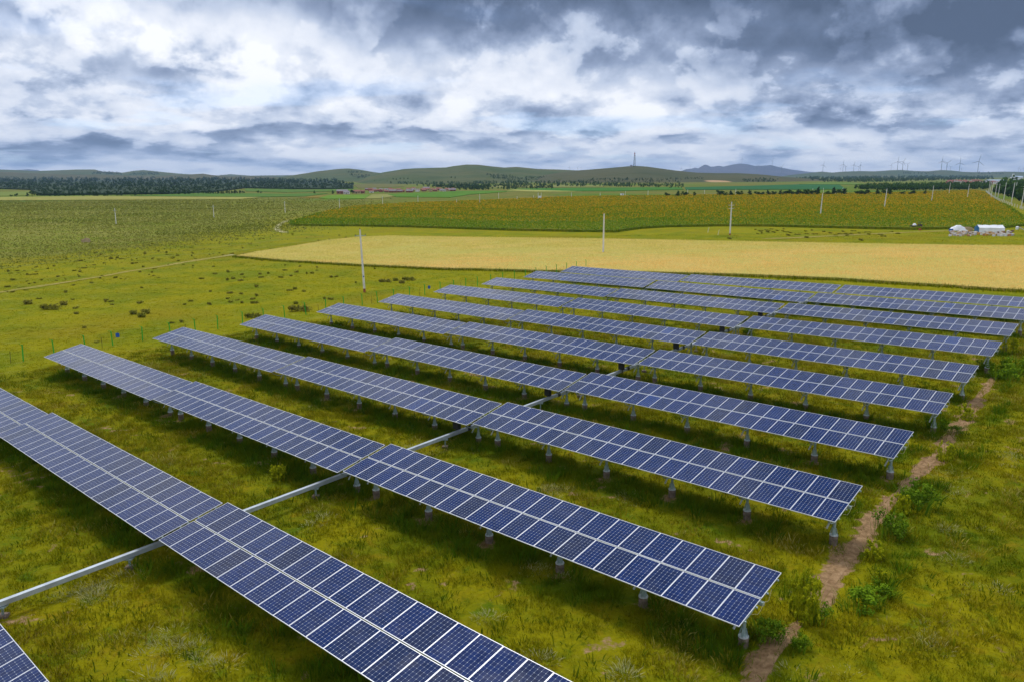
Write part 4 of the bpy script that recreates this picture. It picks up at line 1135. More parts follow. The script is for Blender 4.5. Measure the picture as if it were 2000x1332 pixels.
# bleached grass wisps
vsum, fsum, rsum, off = [], [], [], 0
src = [tri_fix(*strands(46, 0.50, 0.20, 0.018, 1.5, 191 + k)) for k in range(4)]
for px, py, rx, n_ in ((170, 1158, 55, 26), (335, 1260, 60, 20), (415, 1290, 50, 8), (250, 1130, 30, 4), (620, 1018, 30, 6), (640, 965, 25, 5), (700, 930, 40, 5), (1850, 950, 70, 16), (1960, 905, 40, 6), (1880, 1035, 30, 5),
                       (1050, 1110, 30, 5), (1100, 1125, 20, 4), (880, 1015, 50, 5), (1215, 1310, 30, 5), (1060, 1290, 25, 3), (960, 1215, 25, 3), (820, 870, 50, 7), (870, 878, 40, 4), (1230, 970, 40, 6), (1075, 960, 30, 6), (1100, 955, 20, 5),
                       (925, 765, 30, 7), (1000, 790, 25, 5), (1130, 820, 40, 4), (1910, 730, 25, 8), (1900, 720, 20, 6), (610, 790, 30, 3), (720, 720, 30, 4), (1260, 780, 30, 3), (1400, 770, 20, 3), (540, 905, 30, 5), (560, 890, 30, 4),
                       (1640, 1330, 50, 4), (1830, 1260, 60, 4), (1930, 1150, 40, 3), (1540, 1310, 20, 3), (310, 1325, 20, 5), (770, 1250, 30, 3), (1865, 1100, 40, 3)):
    for _ in range(n_):
        p = at(px + g_.gauss(0, rx * 0.5), py + g_.gauss(0, rx * 0.22)); add_clump(p.x, p.y, g_.uniform(0.5, 1.1), src[int(g_.random() * 4)])
o = link_mesh('bleached_grass', mesh_np('bleached_grass', np.concatenate(vsum), np.concatenate(fsum), M_DRY, dict(rnd=np.concatenate(rsum))))
tag(o, 'bleached wisps of dry grass scattered between the solar tables', 'dry grass', kind='stuff')

# ------------------------------------------------------------------ trees
def crown_shape(seed, conical=False):
    g_ = random.Random(seed); cs, rs = [], []
    if conical:
        for k in range(9):
            t = k / 8; cs.append((g_.uniform(-.12, .12), g_.uniform(-.12, .12), 0.16 + 0.74 * t)); r_ = 0.30 * (1 - t) + 0.05; rs.append((r_, r_, 0.13))
    else:
        for k in range(9): cs.append((g_.uniform(-.24, .24), g_.uniform(-.24, .24), g_.uniform(0.35, 0.78))); r_ = g_.uniform(0.14, 0.24); rs.append((r_, r_, r_ * 0.85))
    return cs, rs
TREES = []
for k in range(5):
    con = k in (1, 3)
    cs, rs = crown_shape(200 + k, con)
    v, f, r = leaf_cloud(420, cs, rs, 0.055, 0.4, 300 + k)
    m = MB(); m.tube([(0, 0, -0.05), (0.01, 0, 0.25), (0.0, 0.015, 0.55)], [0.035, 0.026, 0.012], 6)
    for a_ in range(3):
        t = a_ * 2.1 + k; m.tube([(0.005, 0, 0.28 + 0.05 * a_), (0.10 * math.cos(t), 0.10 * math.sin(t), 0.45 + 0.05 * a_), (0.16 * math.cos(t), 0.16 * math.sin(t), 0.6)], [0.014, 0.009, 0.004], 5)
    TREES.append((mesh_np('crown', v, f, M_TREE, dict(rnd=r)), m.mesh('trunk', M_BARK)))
def tree(p, h, kind, label, group=None, width=1.0):
    t = tag(empty('tree', p, (0, 0, (p[0] * 0.37) % 6.28)), label, 'tree', group)
    t.scale = (h * width, h * width, h)
    link_mesh('trunk', TREES[kind][1], t); link_mesh('crown', TREES[kind][0], t)
    return t
def tree_px(px, base, hpx, kind, label, group=None, width=1.0):
    p = at(px, base); return tree(p, height_px(p, hpx), kind, label, group, width)
ROW = [(1303, 385, 7), (1324, 385.5, 9), (1336, 385, 9), (1356, 385, 6), (1407, 384, 11), (1418, 384, 6), (1427, 384, 8), (1445, 384, 9), (1464, 383.5, 8), (1478, 383, 7), (1487, 383, 6), (1500, 383, 8), (1511, 383, 7), (1524, 382.5, 7),
       (1535, 382.5, 8), (1546, 382.5, 10), (1557, 382.5, 9), (1567, 382.5, 10), (1577, 382.5, 9), (1587, 382.5, 10), (1616, 382, 7), (1628, 382, 12), (1643, 382, 11), (1650, 382, 10), (1675, 382, 8), (1690, 382, 10),
       (1713, 382, 9), (1730, 382, 10), (1739, 382, 9), (1762, 382, 6), (1780, 382, 8), (1806, 381.5, 6)]
for k, (px, bs, hp) in enumerate(ROW):
    tree_px(px, bs + 0.8, hp + 4, k % 5, 'small dark tree in the broken row along the back of the sunflower field', 'small trees behind the sunflower field', 1.5)
tree_px(1597, 383.3, 18, 1, 'tallest pointed tree of the row behind the sunflower field', width=1.1)
tree_px(1684, 383, 12.5, 0, 'dense round tree in the row behind the sunflowers, right half', width=1.5)
for k, (px, bs, hp, wd_, lab) in enumerate(((32, 385, 8, 1.3, 'round tree standing left of the forest edge'), (22, 386, 6, 1.3, 'small tree at the left edge of the plain'), (63, 384.6, 13, 1.1, 'dark taller tree before the forest, left of its edge'),
        (54, 384.5, 8, 1.2, 'small tree touching the dark taller tree'), (650, 379.5, 7, 1.5, 'round dark tree left of the long red house'), (688, 379, 9, 1.4, 'round dark tree right of the long red house'),
        (504, 379, 7, 1.0, 'lone small tree on the green strip below the forest'), (510, 379, 5, 1.0, 'tiny tree right of the lone small tree'), (614, 379, 6, 1.3, 'lone dark tree between forest and long red house'))):
    tree_px(px, bs, hp, (k * 2) % 5, lab, width=wd_)
g_ = random.Random(21)
for k in range(34):
    px = 80 + k * 9.3 + g_.uniform(-3, 3); bs = np.interp(px, [80, 200, 330, 400], [384.6, 383.8, 381, 380]) + g_.uniform(-0.5, 0.5)
    tree_px(px, bs, g_.uniform(7, 11), int(g_.random() * 5), 'bushy tree in the front line of the left forest', 'front trees of the left forest', 1.1)
for k in range(26):
    px = 395 + k * 3.3 + g_.uniform(-1, 1)
    tree_px(px, 380.2 - k * 0.03, g_.uniform(5.5, 9), int(g_.random() * 5), 'slender tree in the thin line right of the left forest', 'thin tree line right of the forest', 0.75)

def forest(name, pix, n, hmin, hmax, label, mat=None, seed=0, quads=26, hpx=None, zfun=None, lump=0.5):
    """a wood that reads as one mass: many small crowns in one object"""
    g = np.random.default_rng(seed)
    xs = [p[0] for p in pix]; ys = [p[1] for p in pix]
    V_, R_ = [], []
    cnt_ = 0; guard = 0
    while cnt_ < n and guard < 60 * n:
        guard += 1
        px, py = g.uniform(min(xs), max(xs)), g.uniform(min(ys), max(ys))
        if not in_poly(np.array([px]), np.array([py]), pix)[0]: continue
        if zfun: p = zfun(px, py)
        else: p = at(px, py)
        if p is None: continue
        if lump and float(fbm(np.array(p[0] * 0.012), np.array(p[1] * 0.006), seed + 3)) < lump * g.uniform(0.5, 1.0): continue
        h = height_px(p, g.uniform(*hpx)) if hpx else g.uniform(hmin, hmax)
        d = g.normal(size=(quads, 3)); d /= np.linalg.norm(d, axis=1)[:, None]
        rr = g.random(quads)[:, None] ** 0.4
        q = d * rr * np.array([0.34, 0.34, 0.46]) * h + np.array([p[0], p[1], p[2] + h * 0.52])
        nn = d + g.normal(size=(quads, 3)) * 0.6; nn[:, 2] += 0.4; nn /= np.linalg.norm(nn, axis=1)[:, None]
        t = np.cross(nn, g.normal(size=(quads, 3))); t /= np.linalg.norm(t, axis=1)[:, None]; s_ = np.cross(nn, t)
        sz = h * 0.13 * (0.6 + 0.8 * g.random(quads))[:, None]
        V_.append(np.stack([q - t * sz, q + s_ * sz * 0.7, q + t * sz, q - s_ * sz * 0.7], 1).reshape(-1, 3))
        tone = g.normal(0, 0.13)
        R_.append(np.repeat(np.clip(0.36 + tone + 0.42 * d[:, 2] * rr[:, 0] + g.normal(0, 0.12, quads), 0, 1), 4)); cnt_ += 1  # upper leaves of a crown coloured paler than lower ones, plus random tone
    V_ = np.concatenate(V_)
    o = link_mesh(name, mesh_np(name, V_, np.arange(len(V_)).reshape(-1, 4), mat or M_FOREST, dict(rnd=np.concatenate(R_))))
    return tag(o, label, 'forest', kind='stuff')
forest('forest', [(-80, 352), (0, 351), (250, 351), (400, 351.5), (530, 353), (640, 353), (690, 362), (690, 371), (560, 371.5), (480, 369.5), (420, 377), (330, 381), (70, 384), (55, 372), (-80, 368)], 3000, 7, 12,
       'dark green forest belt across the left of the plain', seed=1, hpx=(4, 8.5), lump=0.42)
FLOOR = (0.030, 0.056, 0.024)  # dark sheet raised off the ground, covers bright gaps between the crowns
far_field('forest_floor', [(-80, 353), (0, 352), (250, 352), (400, 352.5), (530, 354), (640, 354), (690, 363), (690, 370), (560, 370.5), (480, 368.5), (420, 376), (330, 380), (80, 383), (58, 372), (-80, 367.5)], FLOOR, 2.0)
forest('copse', [(725, 358), (790, 362), (850, 368), (950, 371), (1010, 372), (1010, 366), (1200, 366), (1335, 370), (1335, 362), (1180, 361), (1100, 357), (960, 357), (850, 355), (760, 355)], 760, 6, 10, 'dark tree clumps below the middle hills', seed=2, hpx=(4.5, 7), lump=0.5)
forest('copse', [(850, 366), (955, 367), (955, 373), (870, 372)], 120, 6, 10, 'dense dark copse right of the red roofed village', seed=12, hpx=(6, 10), lump=0)
forest('copse', [(985, 367), (1080, 367), (1080, 370), (985, 371)], 60, 6, 10, 'loose tree group on the green field edge', seed=13, hpx=(5, 8), lump=0.3)
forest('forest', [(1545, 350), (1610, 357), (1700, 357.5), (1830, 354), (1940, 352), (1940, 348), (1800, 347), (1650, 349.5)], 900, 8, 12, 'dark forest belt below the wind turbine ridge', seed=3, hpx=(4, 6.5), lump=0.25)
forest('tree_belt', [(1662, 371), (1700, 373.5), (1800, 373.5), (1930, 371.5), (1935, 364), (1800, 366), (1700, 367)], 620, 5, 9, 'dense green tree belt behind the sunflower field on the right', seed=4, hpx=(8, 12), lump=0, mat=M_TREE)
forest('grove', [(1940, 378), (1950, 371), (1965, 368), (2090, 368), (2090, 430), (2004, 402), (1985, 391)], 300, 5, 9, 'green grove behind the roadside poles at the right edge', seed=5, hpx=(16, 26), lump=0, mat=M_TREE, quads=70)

# ------------------------------------------------------------------ hills
def hill_mat(name, c1, c2, c3, scale):
    m, nt = new_mat(name); b = NB(nt)
    geo = b.n('ShaderNodeNewGeometry'); P = geo.outputs['Position']
    n1 = b.noise(P, 0.0016 * scale, 5, 0.6, 0.5); n2 = b.noise(P, 0.011 * scale, 5, 0.65)
    c = b.mix(b.ramp(n1, 0.38, 0.62), c1, c2)
    c = b.mix(b.ramp(n2, 0.45, 0.7, 0, 0.8), c, c3)
    c = b.mix(b.ramp(b.attr('bare'), 0.3, 0.6), c, (0.42, 0.27, 0.14))
    b.bsdf(c, 0.95, 0.1, normal=b.bump(n2, 0.6, 14.0 / scale))
    return m
M_HILL = hill_mat('hill grass', (0.052, 0.082, 0.016), (0.088, 0.095, 0.026), (0.036, 0.062, 0.012), 1.0)
M_HILLB = hill_mat('hill heath', (0.062, 0.070, 0.022), (0.085, 0.080, 0.028), (0.042, 0.056, 0.016), 1.0)
M_ROCK = hill_mat('mountain rock', (0.060, 0.055, 0.060), (0.095, 0.078, 0.075), (0.040, 0.040, 0.045), 0.6)
class Hill:
    def __init__(s, prof, D, wfront, wback, mat, rough=0.05, seed=0, bare=None):
        s.D, s.wf, s.wb, s.seed = D, wfront, wback, seed
        P_ = [far(px, py, D) for px, py in prof]
        s.ax = np.array([p.x / D for p in P_]); s.az = np.array([p.z for p in P_])
        s.rough = rough
        na = int((prof[-1][0] - prof[0][0]) / 3) + 2
        a = np.linspace(s.ax[0], s.ax[-1], na); q = np.concatenate([np.linspace(-1, 0, 34), np.linspace(0, 1, 14)[1:]])
        A_, Q_ = np.meshgrid(a, q)
        Yd = D * (1 + np.where(Q_ < 0, Q_ * s.wf, Q_ * s.wb)); Xd = A_ * Yd
        Zd = s.z(Xd, Yd)
        V_ = np.stack([Xd, Yd, Zd], -1).reshape(-1, 3); ny_, nx_ = A_.shape
        I_ = np.arange(nx_ * ny_).reshape(ny_, nx_)
        F_ = np.stack([I_[:-1, :-1], I_[:-1, 1:], I_[1:, 1:], I_[1:, :-1]], -1).reshape(-1, 4)
        bv = np.zeros(len(V_))
        if bare:
            (bx, by, rx, ry) = bare; p = s.on(bx, by); 
            if p is not None:
                ex = rx / FOCAL * p.y; ey = s.D * s.wf * ry
                bv = np.exp(-(((V_[:, 0] - p.x) / ex) ** 2 + ((V_[:, 1] - p.y) / ey) ** 2)) * (0.5 + 0.8 * fbm(V_[:, 0] * 0.012, V_[:, 1] * 0.012, 5))
        s.o = link_mesh('hill', mesh_np('hill', V_, F_, mat, dict(bare=bv), smooth=True)); s.o['kind'] = 'structure'
    def z(s, x, y):
        a = x / y; q = np.clip((y / s.D - 1) / np.where(y < s.D, s.wf, s.wb), -1, 1)
        top = np.interp(a, s.ax, s.az)
        edge = sstep(a, s.ax[0], s.ax[0] + (s.ax[-1] - s.ax[0]) * 0.06) * (1 - sstep(a, s.ax[-1] - (s.ax[-1] - s.ax[0]) * 0.06, s.ax[-1]))
        sh = np.cos(q * math.pi / 2) ** 1.5
        base = -8.0
        n = (fbm(x / (s.D * 0.035), y / (s.D * 0.05), s.seed + 70) - 0.5)
        k = np.clip((top - base), 0, None)
        return base + k * np.maximum(0, sh) * (0.35 + 0.65 * edge) + n * k * s.rough * 6 * sh * (1 - sh) * 1.6
    def on(s, px, py):
        d = ray(px, py)
        for y in np.linspace(s.D * (1 - s.wf), s.D * 1.02, 260):
            k = y / d[1]; x = d[0] * k; z = CAM_H + d[2] * k
            if z <= float(s.z(np.array(x), np.array(y))): return Vector((x, y, float(s.z(np.array(x), np.array(y)))))
        return None
mountain = Hill([(1300, 343), (1325, 338), (1338, 331.5), (1352, 330), (1358, 328), (1363, 330), (1371, 325), (1376, 322.3), (1381, 323.2), (1388, 326.5), (1396, 326), (1404, 324.3), (1412, 326.3), (1430, 322.5), (1445, 320.3), (1458, 321.3),
                 (1475, 325), (1490, 324.5), (1506, 323.2), (1520, 327), (1545, 332), (1580, 336.5), (1610, 338), (1650, 343)], 14000, 0.12, 0.15, M_ROCK, 0.10, 1)
Hill([(15, 343), (30, 333), (55, 331.2), (75, 333), (95, 343)], 15000, 0.1, 0.1, M_ROCK, 0.05, 2)
h_left = Hill([(-200, 338), (-100, 335), (0, 332), (30, 333), (70, 335), (120, 333.2), (150, 332), (185, 332), (200, 336), (240, 338), (262, 334.5), (280, 333), (310, 336), (350, 340), (400, 343), (460, 346)], 5800, 0.30, 0.25, M_HILL, 0.05, 3)
Hill([(410, 347), (430, 343), (450, 341), (468, 342.5), (490, 344), (530, 343.3), (570, 343), (600, 344.5), (640, 348)], 7500, 0.2, 0.2, M_HILL, 0.05, 4)
h_left2 = Hill([(-200, 341), (-60, 337), (0, 336.5), (60, 339), (120, 341.5), (200, 341.5), (300, 344.5), (360, 342), (397, 340), (415, 343), (450, 345), (520, 345.5), (600, 349)], 4300, 0.22, 0.2, M_HILLB, 0.05, 5)
h_mid1 = Hill([(520, 350), (555, 345.5), (580, 342), (620, 335.5), (660, 331), (680, 330), (700, 332), (730, 337), (760, 341), (800, 347)], 3900, 0.35, 0.3, M_HILL, 0.05, 6)
h_mid2 = Hill([(690, 350), (730, 342), (748, 337.5), (790, 331), (812, 329.8), (850, 328.7), (872, 328), (885, 325.5), (910, 322.6), (935, 323), (960, 326), (985, 328.3), (1010, 327), (1050, 331), (1090, 332), (1130, 334), (1180, 338), (1260, 348)], 3100, 0.42, 0.3, M_HILL, 0.06, 7)
h_mast = Hill([(1020, 351), (1060, 343), (1090, 338), (1120, 334.5), (1150, 332.3), (1180, 330), (1210, 327.3), (1238, 325), (1262, 326.3), (1290, 330), (1320, 334), (1360, 338), (1400, 339), (1440, 339), (1480, 341), (1520, 345), (1570, 349), (1640, 354)], 2600, 0.42, 0.3, M_HILLB, 0.06, 8, bare=(1402, 355, 26, 0.05))
h_right = Hill([(1500, 347), (1560, 341), (1585, 338), (1605, 336), (1625, 338), (1650, 336), (1680, 335), (1710, 335.5), (1740, 333.4), (1760, 333), (1790, 335), (1812, 335.5), (1840, 333), (1860, 334), (1880, 336.5), (1920, 337.5), (1960, 336), (2000, 337), (2100, 336), (2250, 338)], 6800, 0.22, 0.25, M_HILL, 0.05, 9)

# woods and trees on the slopes
def slope_wood(h, pix, n, hp, label, seed, lump=0.0):
    forest('slope_wood', pix, n, 6, 10, label, seed=seed, hpx=hp, zfun=lambda px, py: h.on(px, py), lump=lump, quads=18)
slope_wood(h_left, [(178, 338.5), (200, 336.5), (238, 339.5), (238, 343), (180, 342)], 150, (2, 3.4), 'blue green wood on the saddle of the far left hill', 41)
slope_wood(h_left, [(262, 339), (308, 338.5), (312, 343), (252, 344)], 120, (2, 3.4), 'blue green wood on the round top of the far left hill', 42)
slope_wood(h_mid1, [(677, 336), (712, 336.5), (710, 339), (680, 339)], 40, (2, 3.2), 'dark wood strip high on the hill left of the middle', 43)
slope_wood(h_mid1, [(680, 341), (728, 345), (730, 350), (700, 350), (685, 345)], 90, (2.4, 4), 'dark wood strips low on the hill left of the middle', 44)
slope_wood(h_mid2, [(945, 341), (980, 344), (1012, 348), (1100, 348), (1115, 352), (1000, 356), (960, 350)], 220, (3, 5), 'dark wood at the foot of the middle hill', 45, 0.3)
slope_wood(h_mast, [(1160, 351), (1330, 352), (1330, 361), (1100, 360)], 190, (3, 5.5), 'scattered dark trees below the mast hill', 46, 0.35)
slope_wood(h_mast, [(1450, 353), (1490, 350), (1520, 352), (1515, 358), (1455, 358)], 80, (3, 5.5), 'dark wood right of the bare earth patch', 47)
slope_wood(h_mast, [(1300, 350), (1375, 347), (1375, 351), (1300, 353)], 40, (2.5, 4), 'thin tree line above the bare earth patch', 48)
slope_wood(h_right, [(1760, 338), (1830, 339), (1830, 342), (1765, 341)], 60, (2, 3), 'dark wood on the turbine ridge', 49)
slope_wood(h_right, [(1890, 338), (1960, 338.5), (1960, 342), (1890, 341)], 60, (2, 3), 'dark wood at the right end of the turbine ridge', 50)
for k, (px, py, hp) in enumerate(((1341, 366, 6), (1360, 365.5, 6), (1369, 365.5, 6), (1381, 365.5, 6), (1395, 365, 6), (1403, 364.5, 5), (1418, 363.5, 5), (1428.5, 363, 6), (1320, 365, 5))):
    p = h_mast.on(px, py) or at(px, py)
    tree(p, height_px(p, hp), k % 5, 'small dark tree in the line below the bare earth patch', 'tree line below the bare patch', 1.1)
for k, (px, py) in enumerate(((768, 352), (774, 352.5), (782, 351.5), (789, 351.5), (797, 351.5), (881, 349), (889, 349.5))):
    p = h_mid2.on(px, py) or at(px, py)
    tree(p, height_px(p, 4), k % 5, 'tiny dark tree on the lower slope of the middle hill', 'tiny trees on the middle hill', 1.0)

# ------------------------------------------------------------------ wind turbines
ME_TW = MB().cone((0, 0, -0.35), (0, 0, 1.0), 0.034, 0.022, 10).mesh('tower', M_TURB)
ME_NA = MB().box((0, 0.02, 1.012), (0.036, 0.11, 0.036)).mesh('nacelle', M_TURB)
ME_HUB = MB().cone((0, -0.035, 1.012), (0, -0.075, 1.012), 0.022, 0.010, 8).mesh('hub', M_TURB)
def blade_mesh():
    m = MB(); prof = [(0.0, 0.024, 0.0), (0.10, 0.042, 0.004), (0.22, 0.038, 0.006), (0.5, 0.024, 0.004), (0.64, 0.007, 0.0)]
    for (r1, w1, o1), (r2, w2, o2) in zip(prof, prof[1:]):
        a_ = [(-w1 * 0.4, -0.006, r1), (w1 * 0.6, -0.006, r1), (w1 * 0.6, 0.006, r1), (-w1 * 0.4, 0.006, r1)]
        b_ = [(-w2 * 0.4, -0.003, r2), (w2 * 0.6, -0.003, r2), (w2 * 0.6, 0.003, r2), (-w2 * 0.4, 0.003, r2)]
        for k in range(4): m.poly([a_[k], a_[(k + 1) % 4], b_[(k + 1) % 4], b_[k]])
    return m.mesh('rotor_blade', M_TURB)
ME_BL = blade_mesh()
WT = [(1752.5, 316.3, 333, 7000, 5, 1), (1762.5, 317, 333, 7000, 30, 1), (1772, 321.5, 333, 7100, 50, 1), (1838.3, 316, 333, 6900, 2, 1), (1848.5, 319, 334, 6900, 55, 1), (1856.3, 327, 334, 7600, 60, 0), (1873.5, 319, 336, 6900, 0, 1),
      (1877, 331, 337, 9000, 15, 0), (1909.5, 316, 337, 6700, 12, 1), (1667, 323, 335.5, 7400, 10, 0), (1677, 326, 335, 8000, 40, 0), (1680, 324, 335, 8000, 5, 0), (1740, 324, 333, 9500, 20, 0), (1651, 327, 336, 8000, 50, 0), (1646, 322, 336, 7200, 5, 1),
      (1607, 323, 336, 8500, 15, 0), (1508, 313.6, 323.5, 13900, 40, 0), (1448.7, 311, 320.5, 13900, 5, 0), (1526, 327, 341, 9500, 35, 0), (1475, 328, 339.5, 10000, 25, 0), (1479, 326, 336, 10500, 50, 0), (1355, 333, 339.5, 9000, 10, 0), (1347.6, 324, 331.5, 13900, 60, 0),
      (1330, 330, 338, 9000, 0, 0), (1112.5, 327.6, 334, 9000, 15, 0), (1128.4, 327.6, 334, 9000, 45, 0), (1135, 328.5, 334, 9300, 5, 0), (1989, 329, 337, 9000, 20, 0), (1993, 331, 337, 9000, 50, 0), (1998, 330, 337, 9000, 0, 0), (1641, 330, 337, 9000, 25, 0)]
WLAB = {0: 'slim turbine at the left of the trio on the ridge', 1: 'middle turbine of the trio on the ridge', 2: 'smaller right turbine of the trio on the ridge', 3: 'turbine on the summit of the ridge, blade straight up',
        4: 'turbine with slanting blades right of the summit turbine', 6: 'tall turbine with an upright blade, second from the right end of the ridge', 8: 'tallest wind turbine, at the right end of the ridge', 14: 'turbine at the left end of the low ridge, right of the mountain'}
for k, (px, hy, by, D, ang, big) in enumerate(WT):
    top, bot = far(px, hy, D), far(px, by, D); H_ = top.z - bot.z
    t = empty('wind_turbine', bot, (0, 0, (px - 1000) / -FOCAL * 0.7 + (0.25 if k % 2 else -0.1)))
    t.scale = (H_, H_, H_)
    if k in WLAB: tag(t, WLAB[k], 'wind turbine', 'wind turbines on the ridge')
    else: tag(t, 'faint small wind turbine far off on the skyline', 'wind turbine', 'faint wind turbines on the skyline')
    link_mesh('tower', ME_TW, t); link_mesh('nacelle', ME_NA, t); link_mesh('hub', ME_HUB, t)
    for q in range(3): link_mesh('rotor_blade', ME_BL, t, (0, -0.055, 1.012), (0, R(ang + q * 120), 0))

# ------------------------------------------------------------------ lattice mast on the hill
p = h_mast.on(1239, 326.5) or far(1238, 325, 2600)
mt = tag(empty('radio_mast', p), 'thin dark lattice radio mast on top of the middle right hill', 'mast')
H_ = height_px(p, 27); m = MB(); q = [(2.6, 2.6), (-2.6, 2.6), (-2.6, -2.6), (2.6, -2.6)]
lev = [0, .14, .28, .42, .56, .7, .84, 1.0]
for a_ in range(4):
    m.bar((q[a_][0], q[a_][1], -3), (q[a_][0] * .28, q[a_][1] * .28, H_), 0.42, 0.42)
m.build('mast_leg', M_DARKMETAL, mt)
m = MB()
for l1, l2 in zip(lev, lev[1:]):
    s1, s2 = 1 - .72 * l1, 1 - .72 * l2
    for a_ in range(4):
        b_ = (a_ + 1) % 4
        m.bar((q[a_][0] * s1, q[a_][1] * s1, l1 * H_), (q[b_][0] * s2, q[b_][1] * s2, l2 * H_), 0.22, 0.22).bar((q[a_][0] * s2, q[a_][1] * s2, l2 * H_), (q[b_][0] * s2, q[b_][1] * s2, l2 * H_), 0.22, 0.22)
m.build('bracing', M_DARKMETAL, mt)
MB().box((0, 0, H_ * 0.93), (3.0, 3.0, 2.2)).box((0, 0, H_ * 0.80), (2.6, 2.6, 1.5)).cone((0, 0, H_), (0, 0, H_ * 1.1), 0.2, 0.08, 6).build('antenna', M_REDP, mt)
p2 = h_mast.on(1236, 326.6) or p
hb = tag(empty('mast_hut', (p.x - 9, p.y, p.z)), 'small dark hut at the foot of the lattice mast', 'hut')
MB().box((0, 0, 1.6), (6, 5, 5.2)).build('wall', M_ROOFG, hb); MB().box((0, 0, 4.35), (6.6, 5.6, 0.3)).build('roof', M_DARKMETAL, hb)

# ------------------------------------------------------------------ villages
def house_kit(wx, wy, wh, rh, mw, mr):
    wall = MB(); wall.box((0, 0, wh / 2 - 0.3), (wx, wy, wh + 0.6))
    for sx in (-1, 1):
        a_ = [(sx * wx / 2, -wy / 2, wh), (sx * wx / 2, wy / 2, wh), (sx * wx / 2, 0, wh + rh)]
        wall.poly(a_ if sx > 0 else a_[::-1])
    roof = MB(); e = 0.35
    for sy in (-1, 1):
        th = math.atan2(rh, wy / 2); L_ = math.hypot(rh, wy / 2) + e
        roof.box((0, sy * (wy / 4 + 0.05), wh + rh / 2 + 0.06), (wx + 0.7, L_, 0.16), Matrix.Rotation(-sy * th, 3, 'X'))
    win = MB().box((0, -wy / 2 - 0.01, wh * 0.55), (1.3, 0.06, 1.1)).mesh('window', M_GLASSDK)
    door = MB().box((0, -wy / 2 - 0.01, 1.0), (1.0, 0.06, 2.0)).mesh('door', M_DARKMETAL)
    return wall.mesh('wall', mw), roof.mesh('roof', mr), win, door, wx
KITS = [house_kit(9, 6, 2.9, 1.5, M_BRICK, M_ROOF), house_kit(12, 6.5, 3.0, 1.6, M_BRICK, M_ROOFG), house_kit(8, 6, 3.0, 1.6, M_LIME, M_ROOF), house_kit(10, 6, 2.8, 1.4, M_TAN, M_ROOF), house_kit(7, 5, 2.6, 1.2, M_LIME, M_ROOFG)]
def house(p, rot, kit, label, group, s=1.0, small=False):
    t = tag(empty('house', p, (0, 0, rot)), label, 'house', group); t.scale = (s, s, s)
    w_, r_, wi, do, wx = KITS[kit]
    link_mesh('wall', w_, t); link_mesh('roof', r_, t)
    if not small:
        for xx in (-wx * 0.33, wx * 0.33): link_mesh('window', wi, t, (xx, 0, 0))
        link_mesh('door', do, t)
    return t
g_ = random.Random(31)
used = []
tries = 0
while len(used) < 40 and tries < 4000:
    tries += 1
    px = g_.uniform(716, 884); py = g_.uniform(371.5, 378.2) if px < 800 else g_.uniform(370.8, 376)
    if any(abs(px - a_) < 6.0 and abs(py - b_) < 1.3 for a_, b_ in used): continue
    used.append((px, py)); kit = g_.choices((0, 1, 2, 3, 4), (3, 2, 2.5, 2, 2))[0]
    house(at(px, py), g_.choice((0, 0, 0, 0.1, 1.57)) + g_.uniform(-0.1, 0.1), kit, 'small red roofed or brick village house below the middle hills', 'houses of the red roofed village', g_.uniform(0.55, 0.8))
house(at(669, 379.3), 0.02, 1, 'long low red brick house between two round dark trees', None, 1.0)
house(at(677, 379.8), 0.02, 4, 'white house joined to the right of the long brick house', None, 0.9)
house(at(697, 378.6), 0.0, 3, 'mud coloured house right of the round tree by the long brick house', None, 0.9)
house(at(706, 378.4), 0.0, 0, 'brick house at the left end of the red roofed village', None, 0.8)
for k in range(26):
    px = g_.uniform(533, 640); py = g_.uniform(350.8, 353.2)
    house(at(px, py), g_.uniform(-0.2, 0.2), g_.choice((0, 0, 2, 3)), 'tiny pinkish house in the far hamlet behind the left forest', 'houses of the far hamlet', 1.6, True)
for k in range(34):
    px = g_.uniform(1852, 1945); py = g_.uniform(355.5, 360.5)
    house(at(px, py), g_.uniform(-0.4, 0.4), g_.choice((2, 2, 4, 0)), 'tiny town house behind the green tree belt on the right', 'houses of the town on the right', 1.1, True)
def shed(px, py, wpx, hpx, label, tower=False):
    p = at(px, py); wx = height_px(p, wpx); hh = height_px(p, hpx)
    t = tag(empty('factory_shed', p), label, 'shed')
    MB().box((0, 0, hh * 0.38), (wx, wx * 0.45, hh * 0.76)).build('wall', M_WHITE, t)
    m = MB()
    for sy in (-1, 1): m.box((0, sy * wx * 0.115, hh * 0.88), (wx * 1.03, wx * 0.26, hh * 0.06), Matrix.Rotation(-sy * math.atan2(hh * 0.24, wx * 0.225), 3, 'X'))
    m.build('roof', plain('pale blue sheet roof', (0.42, 0.52, 0.66), 0.5, 0.2, 0.4, 0.08, 0.2), t)
    if tower: MB().box((-wx * 0.36, 0, hh * 0.8), (wx * 0.13, wx * 0.13, hh * 1.6)).build('tower', M_WHITE, t)
shed(1944, 357.5, 34, 5.5, 'long pale blue roofed factory shed behind the tree belt')
shed(1926, 358.5, 16, 3.5, 'small pale blue roofed shed left of the long factory shed')
shed(1985, 352.5, 20, 7.5, 'white factory with a small tower at the right edge', True)
p = at(1215, 382); t = tag(empty('white_cabin', p), 'tiny bright white cabin on the green plain beyond the sunflowers', 'cabin')
s_ = height_px(p, 3.4); MB().box((0, 0, s_ / 2), (s_ * 2.1, s_, s_)).build('wall', M_WHITE, t); MB().box((0, 0, s_ + 0.06), (s_ * 2.2, s_ * 1.1, 0.12)).build('roof', M_ROOFG, t); MB().box((s_ * 0.3, -s_ / 2 - 0.02, s_ * 0.45), (s_ * 0.3, 0.05, s_ * 0.8)).build('door', M_GLASSDK, t)

